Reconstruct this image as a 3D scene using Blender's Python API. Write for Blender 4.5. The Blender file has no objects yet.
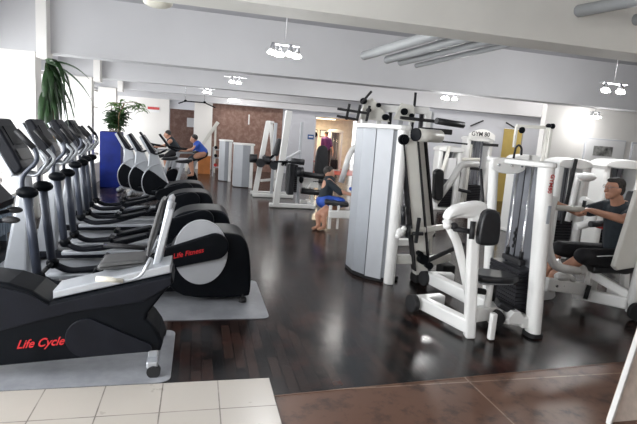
import bpy, bmesh, math, random
from mathutils import Vector, Matrix
random.seed(7)
PI = math.pi
C = bpy.context.scene
COL = C.collection

# ------------------------------------------------------------------ materials
def mat(name, col, rough=0.5, metal=0.0, noise=0.06, scale=6.0, bump=0.0, spec=0.5, coat=0.0):
    m = bpy.data.materials.new(name); m.use_nodes = True
    nt = m.node_tree; b = nt.nodes['Principled BSDF']
    b.inputs['Roughness'].default_value = rough
    b.inputs['Metallic'].default_value = metal
    b.inputs['Specular IOR Level'].default_value = spec
    b.inputs['Coat Weight'].default_value = coat
    tc = nt.nodes.new('ShaderNodeTexCoord'); n = nt.nodes.new('ShaderNodeTexNoise')
    n.inputs['Scale'].default_value = scale; n.inputs['Detail'].default_value = 4
    nt.links.new(tc.outputs['Object'], n.inputs['Vector'])
    r = nt.nodes.new('ShaderNodeValToRGB')
    r.color_ramp.elements[0].position = .3; r.color_ramp.elements[1].position = .7
    r.color_ramp.elements[0].color = [c*(1-noise) for c in col]+[1]
    r.color_ramp.elements[1].color = [min(1, c*(1+noise)) for c in col]+[1]
    nt.links.new(n.outputs['Fac'], r.inputs['Fac']); nt.links.new(r.outputs['Color'], b.inputs['Base Color'])
    if bump:
        bp = nt.nodes.new('ShaderNodeBump'); bp.inputs['Strength'].default_value = bump
        bp.inputs['Distance'].default_value = .01
        nt.links.new(n.outputs['Fac'], bp.inputs['Height']); nt.links.new(bp.outputs['Normal'], b.inputs['Normal'])
    return m
def emis(name, col, s):
    m = bpy.data.materials.new(name); m.use_nodes = True
    b = m.node_tree.nodes['Principled BSDF']
    b.inputs['Base Color'].default_value = (*col, 1)
    b.inputs['Emission Color'].default_value = (*col, 1); b.inputs['Emission Strength'].default_value = s
    return m
M = dict(
 white=mat('white_powder_coat', (.82,.82,.80), .28, noise=.02, coat=.3),
 cream=mat('cream_powder_coat', (.66,.65,.60), .35, noise=.03),
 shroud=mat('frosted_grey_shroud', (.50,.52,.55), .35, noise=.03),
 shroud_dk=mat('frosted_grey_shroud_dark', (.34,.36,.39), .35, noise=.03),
 black=mat('black_plastic', (.004,.005,.007), .42, noise=.2, spec=.09),
 blackm=mat('black_matt', (.014,.014,.016), .6, noise=.2),
 pad=mat('black_vinyl', (.012,.013,.016), .42, noise=.3, scale=20, bump=.1),
 cover=mat('charcoal_plastic', (.008,.009,.013), .42, noise=.2, spec=.13),
 seatg=mat('grey_vinyl', (.055,.055,.055), .5, noise=.15, scale=30),
 blue_metal=mat('blue_grey_metal', (.045,.053,.075), .38, metal=.15, noise=.08),
 silver=mat('silver_paint', (.42,.44,.47), .3, metal=.45, noise=.04),
 disc=mat('grey_disc', (.40,.41,.43), .42, noise=.04),
 chrome=mat('chrome', (.75,.76,.78), .15, metal=1, noise=.02),
 red=mat('red_lettering', (.55,.015,.02), .5, noise=.05),
 redc=mat('red_vinyl', (.5,.03,.03), .5, noise=.1),
 wall=mat('wall_paint', (.74,.74,.77), .8, noise=.02, scale=2),
 wallw=mat('wall_paint_warm', (.82,.80,.77), .75, noise=.02, scale=2),
 wallb=mat('wall_paint_blue', (.62,.63,.67), .75, noise=.03, scale=2),
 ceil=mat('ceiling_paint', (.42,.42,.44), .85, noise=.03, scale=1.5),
 beam=mat('beam_paint', (.57,.57,.585), .8, noise=.025, scale=1.2),
 beamw=mat('beam_paint_warm', (.66,.65,.61), .8, noise=.03, scale=3),
 pipe=mat('grey_pipe', (.27,.28,.285), .5, noise=.05),
 blue=mat('blue_glaze', (.003,.014,.15), .35, noise=.3, scale=4, spec=.25),
 leaf=mat('leaf_green', (.018,.055,.014), .45, noise=.45, scale=9),
 leafl=mat('leaf_light_green', (.10,.20,.05), .45, noise=.4, scale=9),
 soil=mat('soil', (.04,.03,.02), .9, noise=.3, scale=30),
 wood=mat('orange_wood', (.45,.16,.04), .45, noise=.2, scale=5),
 trunk=mat('bark', (.16,.11,.06), .8, noise=.3, scale=20),
 yellow=mat('yellow_paint', (.62,.46,.14), .6, noise=.04),
 backwall=mat('ochre_paint', (.62,.50,.30), .7, noise=.1),
 backwall2=mat('pale_ochre_paint', (.72,.68,.60), .7, noise=.1),
 skin=mat('skin', (.52,.27,.18), .5, noise=.08, scale=15),
 hair=mat('dark_hair', (.04,.035,.032), .75, noise=.6, scale=60),
 tshirt=mat('dark_shirt', (.018,.026,.034), .8, noise=.2, scale=20, bump=.2),
 shorts=mat('black_shorts', (.008,.008,.011), .75, noise=.2, scale=20),
 bluecloth=mat('blue_cloth', (.02,.08,.42), .7, noise=.2),
 purple=mat('purple_cloth', (.11,.02,.13), .7, noise=.2),
 sock=mat('white_sock', (.75,.75,.75), .8, noise=.05),
 glassrim=mat('glasses_rim', (.25,.25,.27), .3, metal=.6),
 radiator=mat('radiator_paint', (.20,.25,.31), .45, noise=.05),
 steel=mat('dark_steel_plates', (.014,.014,.019), .4, metal=.2, noise=.2),
 paper=mat('poster_paper', (.86,.86,.86), .6, noise=.01),
 lamp=emis('lamp_glow', (1,.98,.95), 14), lampw=emis('lamp_glow_warm', (1,.86,.6), 5),
 signblue=mat('sign_blue', (.03,.10,.30), .5), signred=mat('sign_red', (.6,.08,.08), .5),
 plast=mat('offwhite_plastic', (.62,.60,.52), .5, noise=.02),
 rubber=mat('rubber', (.012,.012,.013), .75, noise=.2),
)
def glass():
    m = bpy.data.materials.new('window_glass'); m.use_nodes = True; nt = m.node_tree; nt.nodes.clear()
    o = nt.nodes.new('ShaderNodeOutputMaterial'); mx = nt.nodes.new('ShaderNodeMixShader')
    t = nt.nodes.new('ShaderNodeBsdfTransparent'); g = nt.nodes.new('ShaderNodeBsdfGlossy'); g.inputs['Roughness'].default_value = .02
    mx.inputs[0].default_value = .08
    nt.links.new(t.outputs[0], mx.inputs[1]); nt.links.new(g.outputs[0], mx.inputs[2]); nt.links.new(mx.outputs[0], o.inputs[0])
    return m
M['glass'] = glass()
def acrylic():
    m = bpy.data.materials.new('smoked_acrylic'); m.use_nodes = True; nt = m.node_tree; b = nt.nodes['Principled BSDF']
    o = [n for n in nt.nodes if n.type == 'OUTPUT_MATERIAL'][0]; mx = nt.nodes.new('ShaderNodeMixShader'); t = nt.nodes.new('ShaderNodeBsdfTransparent')
    b.inputs['Base Color'].default_value = (.30,.31,.34,1); b.inputs['Roughness'].default_value = .3; t.inputs[0].default_value = (.7,.72,.76,1); mx.inputs[0].default_value = .62
    nt.links.new(t.outputs[0], mx.inputs[1]); nt.links.new(b.outputs[0], mx.inputs[2]); nt.links.new(mx.outputs[0], o.inputs[0])
    return m
M['acrylic'] = acrylic()

tl = bpy.data.materials.new('blind_fabric'); tl.use_nodes = True
_n = tl.node_tree; _n.nodes.clear(); _o = _n.nodes.new('ShaderNodeOutputMaterial'); _m = _n.nodes.new('ShaderNodeMixShader'); _m.inputs[0].default_value = .55
_a = _n.nodes.new('ShaderNodeBsdfDiffuse'); _a.inputs[0].default_value = (.85,.86,.88,1); _b = _n.nodes.new('ShaderNodeBsdfTranslucent'); _b.inputs[0].default_value = (.85,.87,.9,1)
_n.links.new(_a.outputs[0], _m.inputs[1]); _n.links.new(_b.outputs[0], _m.inputs[2]); _n.links.new(_m.outputs[0], _o.inputs[0])
def brickmat(name, c1, c2, c3, mortar, bw, rh, ms, rough, rot=0, noise_scale=3, bump=.15, rvar=.1, offset=.5, spec=.5, moff=(0,0), r0=.42, r1=.72):
    m = bpy.data.materials.new(name); m.use_nodes = True; nt = m.node_tree; b = nt.nodes['Principled BSDF']
    tc = nt.nodes.new('ShaderNodeTexCoord'); mp = nt.nodes.new('ShaderNodeMapping')
    mp.inputs['Rotation'].default_value = (0, 0, rot); mp.inputs['Location'].default_value = (moff[0], moff[1], 0)
    nt.links.new(tc.outputs['Object'], mp.inputs['Vector'])
    br = nt.nodes.new('ShaderNodeTexBrick'); br.inputs['Scale'].default_value = 1
    br.inputs['Brick Width'].default_value = bw; br.inputs['Row Height'].default_value = rh
    br.inputs['Mortar Size'].default_value = ms; br.inputs['Color1'].default_value = (*c1,1); br.inputs['Color2'].default_value = (*c2,1)
    br.inputs['Mortar'].default_value = (*mortar,1); br.inputs['Bias'].default_value = -.2; br.offset = offset
    nt.links.new(mp.outputs[0], br.inputs['Vector'])
    n = nt.nodes.new('ShaderNodeTexNoise'); n.inputs['Scale'].default_value = noise_scale; n.inputs['Detail'].default_value = 8
    n.inputs['Roughness'].default_value = .65
    nt.links.new(tc.outputs['Object'], n.inputs['Vector'])
    rp = nt.nodes.new('ShaderNodeValToRGB'); rp.color_ramp.elements[0].position = r0; rp.color_ramp.elements[1].position = r1
    rp.color_ramp.elements[0].color = (0,0,0,1); rp.color_ramp.elements[1].color = (.8,.8,.8,1)
    nt.links.new(n.outputs['Fac'], rp.inputs['Fac'])
    mx = nt.nodes.new('ShaderNodeMix'); mx.data_type = 'RGBA'
    nt.links.new(rp.outputs['Color'], mx.inputs[0]); nt.links.new(br.outputs['Color'], mx.inputs[6]); mx.inputs[7].default_value = (*c3,1)
    nt.links.new(mx.outputs[2], b.inputs['Base Color'])
    rr = nt.nodes.new('ShaderNodeMapRange'); rr.inputs[3].default_value = rough-rvar; rr.inputs[4].default_value = rough+rvar
    nt.links.new(n.outputs['Fac'], rr.inputs[0]); nt.links.new(rr.outputs[0], b.inputs['Roughness'])
    bp = nt.nodes.new('ShaderNodeBump'); bp.inputs['Strength'].default_value = bump; bp.inputs['Distance'].default_value = .004
    ad = nt.nodes.new('ShaderNodeMath'); ad.operation = 'SUBTRACT'
    nt.links.new(n.outputs['Fac'], ad.inputs[0]); nt.links.new(br.outputs['Fac'], ad.inputs[1])
    nt.links.new(ad.outputs[0], bp.inputs['Height']); nt.links.new(bp.outputs[0], b.inputs['Normal'])
    b.inputs['Specular IOR Level'].default_value = spec
    return m
M['plank'] = brickmat('dark_wood_planks', (.003,.003,.004), (.050,.028,.022), (.080,.020,.012), (.001,.001,.001), .30, .075, .005, .20, rot=PI/2, noise_scale=3.2, bump=.45, rvar=.07, spec=.28, r0=.52, r1=.75)
M['brown'] = brickmat('brown_stone_floor', (.130,.066,.043), (.150,.080,.053), (.045,.027,.022), (.28,.20,.15), 1.4, 2.6, .006, .40, rot=PI/2, noise_scale=7, bump=.15, offset=0, moff=(0,.75), spec=.3, r0=.5, r1=.66)
M['tile'] = brickmat('cream_floor_tiles', (.47,.435,.39), (.52,.48,.43), (.49,.45,.40), (.17,.15,.13), .33, .33, .004, .3, noise_scale=4, bump=.1, offset=0, moff=(-.5+.33*2, -2.98+.33*10-.33*0))
M['stone'] = brickmat('brown_stone_wall', (.20,.105,.08), (.27,.155,.12), (.38,.26,.21), (.16,.10,.075), .8, 1.2, .004, .6, noise_scale=7, bump=.3, rvar=.15)
M['mat'] = brickmat('grey_floor_mat', (.25,.26,.28), (.25,.26,.28), (.42,.43,.46), (.25,.26,.28), 5, 5, 0, .38, noise_scale=3, bump=.05)

# ------------------------------------------------------------------ mesh builder
class B:
    def __init__(s): s.bm = bmesh.new()
    def _fin(s, vs, M4=None):
        if M4 is not None: bmesh.ops.transform(s.bm, matrix=M4, verts=vs)
        return s
    def box(s, x0, x1, y0, y1, z0, z1, bev=0, rot=None):
        r = bmesh.ops.create_cube(s.bm, size=1)
        vs = r['verts']
        c = Vector(((x0+x1)/2, (y0+y1)/2, (z0+z1)/2))
        S = Matrix.Diagonal((abs(x1-x0), abs(y1-y0), abs(z1-z0), 1))
        R = Matrix.Identity(4)
        if rot: R = Matrix.Rotation(rot[1], 4, rot[0])
        bmesh.ops.transform(s.bm, matrix=Matrix.Translation(c) @ R @ S, verts=vs)
        if bev:
            es = list({e for v in vs for e in v.link_edges})
            bmesh.ops.bevel(s.bm, geom=es, offset=bev, segments=3, profile=.5, affect='EDGES')
        return s
    def prism(s, pts, a, b, axis='y', bev=0, segs=3):
        """outline pts extruded from a to b. axis y: pts are (x,z); x: (y,z); z: (x,y)"""
        def P(p, t):
            return {'y': (p[0], t, p[1]), 'x': (t, p[0], p[1]), 'z': (p[0], p[1], t)}[axis]
        v1 = [s.bm.verts.new(P(p, a)) for p in pts]; v2 = [s.bm.verts.new(P(p, b)) for p in pts]
        n = len(pts); fs = [s.bm.faces.new(v1), s.bm.faces.new(v2[::-1])]
        side = []
        for i in range(n):
            side.append(s.bm.faces.new((v1[(i+1)%n], v1[i], v2[i], v2[(i+1)%n])))
        bmesh.ops.recalc_face_normals(s.bm, faces=fs+side)
        if bev:
            es = list({e for f in fs for e in f.edges})
            bmesh.ops.bevel(s.bm, geom=es, offset=bev, segments=segs, profile=.5, affect='EDGES')
        for f in s.bm.faces: pass
        return s
    def tube(s, pts, r, res=12, cap=True, flat=1.0):
        pts = [Vector(p) for p in pts]; n = len(pts)
        rr = r if isinstance(r, (list, tuple)) else [r]*n
        rings = []; up = None
        for i, p in enumerate(pts):
            if i == 0: t = pts[1]-p
            elif i == n-1: t = p-pts[i-1]
            else: t = (pts[i+1]-p).normalized()+(p-pts[i-1]).normalized()
            t.normalize()
            if up is None:
                a = Vector((0,1,0)) if abs(t.y) < .9 else Vector((1,0,0))
            else: a = up
            u = (a - t*a.dot(t)).normalized(); w = t.cross(u); up = u
            k = 1.0
            if 0 < i < n-1:
                c = (pts[i+1]-p).normalized().dot((p-pts[i-1]).normalized()); k = 1/max(.6, math.sqrt(max(.01, (1+c)/2)))
            rings.append([s.bm.verts.new(p + (u*math.cos(2*PI*j/res)*flat + w*math.sin(2*PI*j/res)*k)*rr[i]) for j in range(res)])
        for i in range(n-1):
            for j in range(res):
                f = s.bm.faces.new((rings[i][j], rings[i][(j+1)%res], rings[i+1][(j+1)%res], rings[i+1][j])); f.smooth = True
        if cap:
            s.bm.faces.new(rings[0][::-1]); s.bm.faces.new(rings[-1])
        return s
    def bend(s, pts, r, res=12, rad=.08, n=5, **k):
        """tube with rounded corners"""
        pts = [Vector(p) for p in pts]; out = [pts[0]]
        for i in range(1, len(pts)-1):
            a, p, b = pts[i-1], pts[i], pts[i+1]
            ra = min(rad, (a-p).length*.45, (b-p).length*.45)
            A = p+(a-p).normalized()*ra; Bb = p+(b-p).normalized()*ra
            for q in range(n+1):
                t = q/n; out.append(A*(1-t)**2 + p*2*t*(1-t) + Bb*t*t)
        out.append(pts[-1]); return s.tube(out, r, res, **k)
    def cyl(s, p0, p1, r, res=24): return s.tube([p0, p1], r, res)
    def ell(s, c, r, seg=20, rot=None):
        o = bmesh.ops.create_uvsphere(s.bm, u_segments=seg, v_segments=max(8, seg//2), radius=1)
        R = Matrix.Rotation(rot[1], 4, rot[0]) if rot else Matrix.Identity(4)
        bmesh.ops.transform(s.bm, matrix=Matrix.Translation(c) @ R @ Matrix.Diagonal((r[0], r[1], r[2], 1)), verts=o['verts'])
        for v in o['verts']:
            for f in v.link_faces: f.smooth = True
        return s
    def bar(s, p0, p1, w, h, bev=.008, roll=0):
        """rectangular beam from p0 to p1; w sideways, h upwards"""
        p0, p1 = Vector(p0), Vector(p1); d = p1-p0; L = d.length
        r = bmesh.ops.create_cube(s.bm, size=1); vs = r['verts']
        q = d.to_track_quat('X', 'Z').to_matrix().to_4x4() @ Matrix.Rotation(roll, 4, 'X')
        bmesh.ops.transform(s.bm, matrix=Matrix.Translation((p0+p1)/2) @ q @ Matrix.Diagonal((L, w, h, 1)), verts=vs)
        if bev:
            bmesh.ops.bevel(s.bm, geom=list({e for v in vs for e in v.link_edges}), offset=min(bev, w*.45, h*.45), segments=2, profile=.5, affect='EDGES')
        return s
def capsule2(p0, p1, r, n=8):
    """2D outline of a stadium/teardrop: p0,p1 centres, r0,r1 radii"""
    r0, r1 = r if isinstance(r, tuple) else (r, r)
    a = math.atan2(p1[1]-p0[1], p1[0]-p0[0]); o = []
    for i in range(n+1):
        t = a+PI/2+PI*i/n; o.append((p0[0]+r0*math.cos(t), p0[1]+r0*math.sin(t)))
    for i in range(n+1):
        t = a-PI/2+PI*i/n; o.append((p1[0]+r1*math.cos(t), p1[1]+r1*math.sin(t)))
    return o
def circ2(c, r, n=40): return [(c[0]+r*math.cos(2*PI*i/n), c[1]+r*math.sin(2*PI*i/n)) for i in range(n)]
def smooth2(pts, it=2):
    for _ in range(it):
        o = []
        for i in range(len(pts)):
            a, b = pts[i], pts[(i+1)%len(pts)]
            o += [(a[0]*.75+b[0]*.25, a[1]*.75+b[1]*.25), (a[0]*.25+b[0]*.75, a[1]*.25+b[1]*.75)]
        pts = o
    return pts

ORI = {}
def rootof(o):
    while o.parent: o = o.parent
    return o
def obj(name, b, m, parent=None, label=None, smooth=False):
    me = bpy.data.meshes.new(name)
    if parent is not None:
        bmesh.ops.translate(b.bm, vec=-Vector(ORI[rootof(parent).name]), verts=b.bm.verts)
    if smooth:
        for f in b.bm.faces: f.smooth = True
    b.bm.to_mesh(me); b.bm.free(); me.materials.append(M[m] if isinstance(m, str) else m)
    o = bpy.data.objects.new(name, me); COL.objects.link(o)
    if parent is not None: o.parent = parent
    else: ORI[o.name] = (0,0,0)
    if label: o['label'] = label
    return o
def thing(name, label, cat, loc, group=None, rz=0):
    o = bpy.data.objects.new(name, None); COL.objects.link(o); o.empty_display_size = .1
    o.location = loc; o['label'] = label; o['category'] = cat
    if group: o['group'] = group
    ORI[o.name] = tuple(loc); return o
def tag(o, label, cat, group=None):
    o['label'] = label; o['category'] = cat
    if group: o['group'] = group
    return o
def single(name, b, m, label, cat, loc, group=None, smooth=False):
    bmesh.ops.translate(b.bm, vec=-Vector(loc), verts=b.bm.verts)
    o = obj(name, b, m, smooth=smooth); o.location = loc; return tag(o, label, cat, group)
def struct(name, b, m):
    o = obj(name, b, m); o['kind'] = 'structure'; return o
def kids(o): return [c for c in COL.objects if c.parent == o]
def dup(root, loc, label=None, group=None, rz=None, scale=None):
    def cp(o, p):
        c = o.copy(); COL.objects.link(c)
        if p: c.parent = p
        for k in kids(o): cp(k, c)
        return c
    r = cp(root, None); r.location = loc; ORI[r.name] = tuple(loc)
    if rz is not None: r.rotation_euler.z = rz
    if scale: r.scale = (scale,)*3
    if label: r['label'] = label
    if group: r['group'] = group
    return r
def text(name, body, size, loc, rot, m, parent, shear=0, ext=.0015, align='CENTER', sx=1):
    cu = bpy.data.curves.new(name, 'FONT'); cu.body = body; cu.size = size; cu.extrude = ext; cu.shear = shear
    cu.align_x = align; cu.align_y = 'CENTER'; cu.offset = size*.012
    to = bpy.data.objects.new(name, cu); COL.objects.link(to)
    dg = bpy.context.evaluated_depsgraph_get(); me = bpy.data.meshes.new_from_object(to.evaluated_get(dg))
    bpy.data.objects.remove(to)
    X = Matrix.Translation(Vector(loc)) @ rot.to_4x4() @ Matrix.Diagonal((sx,1,1,1))
    if parent: X = Matrix.Translation(-Vector(ORI[rootof(parent).name])) @ X
    me.transform(X); me.materials.clear(); me.materials.append(M[m])
    o = bpy.data.objects.new(name, me); COL.objects.link(o); o.parent = parent
    return o
FRONT = Matrix.Rotation(PI/2, 3, 'X')       # text readable from -Y

# ================================================================== SETTING
ZB, ZC = 2.5, 3.35
WX = -3.05
WA = [(8.0,13.2)]
# floors
f = B().box(-3.3, 13.5, -1.7, 27, -.12, 0); struct('floor', f, 'plank')
yb = lambda x: 2.765+.069*(x-.5)
f = B().prism([(.485,-1.5),(9.0,-1.5),(9.0,yb(9.0)),(.485,yb(.485))], 0, .003, 'z'); struct('floor_brown', f, 'brown')
f = B().prism([(.485,yb(.485)-.006),(9,yb(9)-.006),(9,yb(9)+.006),(.485,yb(.485)+.006)], .0, .006, 'z'); struct('trim_1', f, 'brown')
f = B().box(-3.0, .5, -1.5, 2.98, 0, .012, .003); struct('floor_tile', f, 'tile')
f = B().box(4.45, 7.0, 19.3, 22.9, 0, .006); struct('floor_back', f, mat('red_floor', (.42,.06,.05), .4))
# ceiling and beams
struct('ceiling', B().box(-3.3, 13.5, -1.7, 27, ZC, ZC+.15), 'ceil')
for i, (y0, y1, m) in enumerate([(3.80,4.14,'beamw'), (8.35,8.7,'beam'), (12.45,12.8,'beam'), (15.9,16.2,'beam'), (-.5,-.2,'beam')]):
    x0 = WX
    struct('trim_%d' % (i+2), B().box(x0, 13.5, y0, y1, ZB, ZC), m)
struct('trim_7', B().box(WX, 13.5, 18.6, 19.0, 2.42, ZC), 'beam')
# left wall: sill wall, header, piers, windows
w = B().box(WX-.2, WX, -1.5, 19, 0, .55); w.box(WX-.2, WX, -1.5, 19, 2.46, ZC)
piers = [(-1.5,-.8),(3.4,3.8),(8.25,8.65),(12.2,12.7),(15.7,16.2),(18.6,19)]
for a, b in piers: w.box(WX-.2, WX, a, b, .55, 2.46)
struct('wall_left', w, 'wall')
for i, y in enumerate((8.15, 12.2, 15.65)):      # boxes at the beam ends, and the columns under the beams
    struct('trim_%d' % (8+i), B().box(-2.29, -2.15, y, y+.3, 2.40, ZC, .005), 'wallw')
    struct('wall_column_%s' % ['near','middle','far'][i], B().box(-2.84, -2.36, y+.2, y+.5, 0, ZB, .006), 'wallw')
struct('trim_12', B().box(WX, -2.42, -1.5, 18.85, 0, .5, .01), 'wallw')
wins = [(-.8,3.4),(3.8,8.25),(8.65,12.2),(12.7,15.7),(16.2,18.6)]
for i, (a, b) in enumerate(wins):
    fr = B()
    for y in [a+.04, b-.04]+([a+(b-a)*k/3 for k in (1,2)] if b-a > 1.5 else []):
        fr.box(WX-.14, WX-.06, y-.035, y+.035, .55, 2.46)
    fr.box(WX-.14, WX-.06, a, b, .55, .62); fr.box(WX-.14, WX-.06, a, b, 2.39, 2.46); fr.box(WX-.14, WX-.06, a, b, 1.9, 1.95)
    o = struct('window_%d' % (i+1), fr, 'wallw')
    g = B().box(WX-.105, WX-.095, a+.02, b-.02, .6, 2.42); obj('pane', g, 'glass', o)
    s = B().box(WX-.06, WX+.12, a, b, .55, .585, .005); obj('sill', s, 'wallw', o)
# far wall with stone cladding, openings and pier
w = B().box(-3.25, -1.0, 19, 19.2, 0, ZC); w.box(-.15, .5, 19, 19.2, 0, ZC)
w.box(-1.0, -.15, 19, 19.2, 2.12, ZC); w.box(-1.0,-.15,19,19.2,0,.35)
w.box(.5, 3.12, 19.05, 19.2, 0, ZC); w.box(3.12, 4.40, 18.9, 19.2, 0, ZC); w.box(4.40, 6.3, 18.9, 19.2, 2.25, ZC); w.box(6.3, 7, 18.9, 19.2, 0, ZC)
struct('wall_back', w, 'wallb')
struct('wall_stone', B().box(.5, 3.12, 18.98, 19.049, 0, 2.42), 'stone')
struct('wall_stone_left', B().box(-1.3, .1, 20.2, 20.3, 0, 2.42), 'stone')
struct('wall_pier', B().box(-.14, .5, 18.85, 18.999, 0, 2.42), 'wallw')
struct('wall_pier_left', B().box(-3.04, -1.02, 18.85, 18.999, 0, 2.42), 'wallw')
# back room beyond the opening
w = B().box(4.2, 5.05, 23, 23.1, 0, 2.6); struct('wall_room_left', w, 'backwall')
struct('wall_room_back', B().box(5.05, 7.2, 23, 23.1, 0, 2.6), 'backwall2')
struct('wall_room_side', B().box(4.1, 4.2, 19.2, 23.1, 0, 2.6), 'backwall')
struct('ceiling_room', B().box(4.1, 7.2, 19.2, 23.1, 2.3, 2.4), 'backwall2')
struct('trim_11', B().box(4.37, 4.41, 18.86, 19.2, 0, 2.28).box(6.28,6.32,18.86,19.2,0,2.28).box(4.37,6.32,18.86,19.2,2.24,2.28), 'wallb')
# right hand back walls
w = B().box(6.2, 8.55, 12.8, 12.95, 0, ZC); w.box(9.2, 9.9, 12.8, 12.95, 0, ZC); w.box(8.55, 9.2, 12.8, 12.95, 2.13, ZC); w.box(9.9,13.5,12.8,12.95,0,ZC); w.box(6.05,6.2,12.8,18.9,0,ZC)
struct('wall_mid', w, 'wallb')
o = struct('door_1', B().box(8.56, 9.19, 12.84, 12.9, 0, 2.12), 'yellow'); 
hd = B().tube([(9.12,12.80,1.05),(9.02,12.80,1.05)], .012); hd.tube([(9.12,12.84,1.05),(9.12,12.79,1.05)], .015); obj('door_handle', hd, 'chrome', o)
struct('wall_right', B().box(7.1, 13.5, 9.2, 9.35, 0, ZC), 'wallw')
struct('wall_far_right', B().box(13.4, 13.5, -1.5, 12.8, 0, ZC), 'wallw')
struct('wall_rear', B().box(-3.25, 13.5, -1.65, -1.5, 0, ZC), 'wallw')
struct('baseboard_right', B().box(7.1, 13.4, 9.17, 9.2, 0, .1), 'wallb')

# pipes under the ceiling
for k, (xa, ya_, xb, r) in enumerate([(2.03,6.25,2.30,.055),(2.36,6.30,2.62,.05),(2.55,6.30,2.88,.045),(2.80,6.35,3.15,.03)]):
    p = B().tube([(xa, ya_, 2.62-.012*k), (xb+.0, 4.55, 2.66), (xb+.1, 4.09, 2.665)], r, 16)
    dx = xa-1.85
    single('ceiling_pipe', p, 'pipe', ['thickest grey pipe hanging under the ceiling, leftmost of four side by side',
        'second grey pipe from the left in the row under the ceiling','third grey pipe from the left in the row under the ceiling',
        'thinnest grey pipe under the ceiling, rightmost of the four side by side'][k], 'pipe', (1.85+dx,5.9,2.6), 'pipes under the ceiling')
for k, (x, y, r, l) in enumerate([(3.1,3.2,.05,'left'),(3.7,3.3,.05,'right')]):
    p = B().tube([(x, 3.83, 2.78), (x+.5, 2.2, 2.8)], r, 16)
    single('ceiling_pipe', p, 'pipe', 'grey pipe above the near beam at the top right, %s one of two' % l, 'pipe', (x,3.3,2.78), 'pipes above the near beam')

# ---- ceiling lights
def spots(x, y, z, n, label, zc=ZC, sp=.13, on=True, power=30):
    t = thing('ceiling_spotlight', label, 'ceiling light', (x,y,z), 'ceiling spotlights')
    b = B().box(x-sp*1.6, x+sp*1.6, y-.04, y+.04, z+.09, z+.105, .004); b.tube([(x,y,z+.1),(x,y,zc)], .006, 8); obj('mount', b, 'beam', t)
    for i in range(n):
        px = x+(i-(n-1)/2)*sp; py = y+(.06 if i%2 else -.06)
        h = B().tube([(px,py,z+.10),(px,py,z+.05),(px-.005,py-.01,z)], [.015,.03,.05], 14); hh = obj('lamp_head', h, 'chrome', t)
        e = B().ell((px-.006,py-.012,z-.012), (.058,.058,.02), 14); obj('bulb', e, 'lamp', hh)
    if on:
        l = bpy.data.lights.new('spot', 'POINT'); l.shadow_soft_size = .06; l.energy = power
        lo = bpy.data.objects.new('spot_light', l); COL.objects.link(lo); lo.location = (x, y, z-.12)
    return t
spots(.93, 5.75, 2.46, 4, 'four-headed ceiling spotlight glowing near the top centre, left of the grey pipes', sp=.1, power=50)
spots(.70, 10.3, 2.5, 2, 'two-headed ceiling spotlight behind the top centre one', sp=.14)
spots(.22, 14.2, 2.5, 2, 'small two-headed ceiling spotlight above the white ladder bench', sp=.14)
spots(4.85, 9.3, 2.48, 3, 'ceiling spotlight above the white weight machines, beside the grey wall', sp=.12, power=80)
spots(5.75, 6.1, 2.5, 4, 'wide bright ceiling spotlight at the right above the picture frame', sp=.13, power=90)
spots(7.95, 8.8, 2.34, 4, 'small cluster of spotlights high on the white right wall', sp=.07, power=12)
t = thing('flush_light', 'round flush ceiling light glowing in front of the brown stone wall', 'ceiling light', (1.16,17.5,2.44))
obj('fitting', B().cyl((1.16,17.5,2.52),(1.16,17.5,ZC),.16), 'silver', t); obj('diffuser', B().ell((1.16,17.5,2.5),(.2,.2,.05)), 'lamp', t)
t = thing('emergency_lamp', 'oval off-white lamp on the ceiling at the top left of centre', 'ceiling light', (-.35,4.45,2.6))
obj('housing', B().box(-.46,-.24,4.40,4.6,2.58,2.62,.015).tube([(-.35,4.5,2.61),(-.35,4.5,ZC)],.03), 'plast', t)
obj('diffuser', B().ell((-.35,4.5,2.57),(.12,.09,.045)), 'plast', t)

# ================================================================== MATS
def rrect(x0, x1, y0, y1, r=.07):
    o = []
    for cx, cy, a in ((x1-r,y0+r,-PI/2),(x1-r,y1-r,0),(x0+r,y1-r,PI/2),(x0+r,y0+r,PI)):
        for i in range(6): o.append((cx+r*math.cos(a+PI/2*i/5), cy+r*math.sin(a+PI/2*i/5)))
    return o
EL = [(0,0),(-.09,1.25),(-.24,2.75),(-.34,3.9)]
elab = ['directly behind the recumbent bike', 'second from the recumbent bike', 'third from the recumbent bike', 'farthest of the four']
def floormat(x0, x1, y0, y1, label, grp='grey floor mats'):
    single('floor_mat', B().prism(rrect(x0,x1,y0,y1), 0, .008, 'z', .002), 'mat', label, 'mat', (x0,y0,0), grp)
floormat(-2.1, -.12, 3.0, 3.82, 'light grey rubber mat under the recumbent bike, beside the cream tiles')
for (dx, dy), l in zip(EL, elab):
    floormat(-1.9+dx, .65+dx, 4.02+dy, 5.1+dy, 'light grey rubber mat under the cross trainer ' + l)

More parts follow.
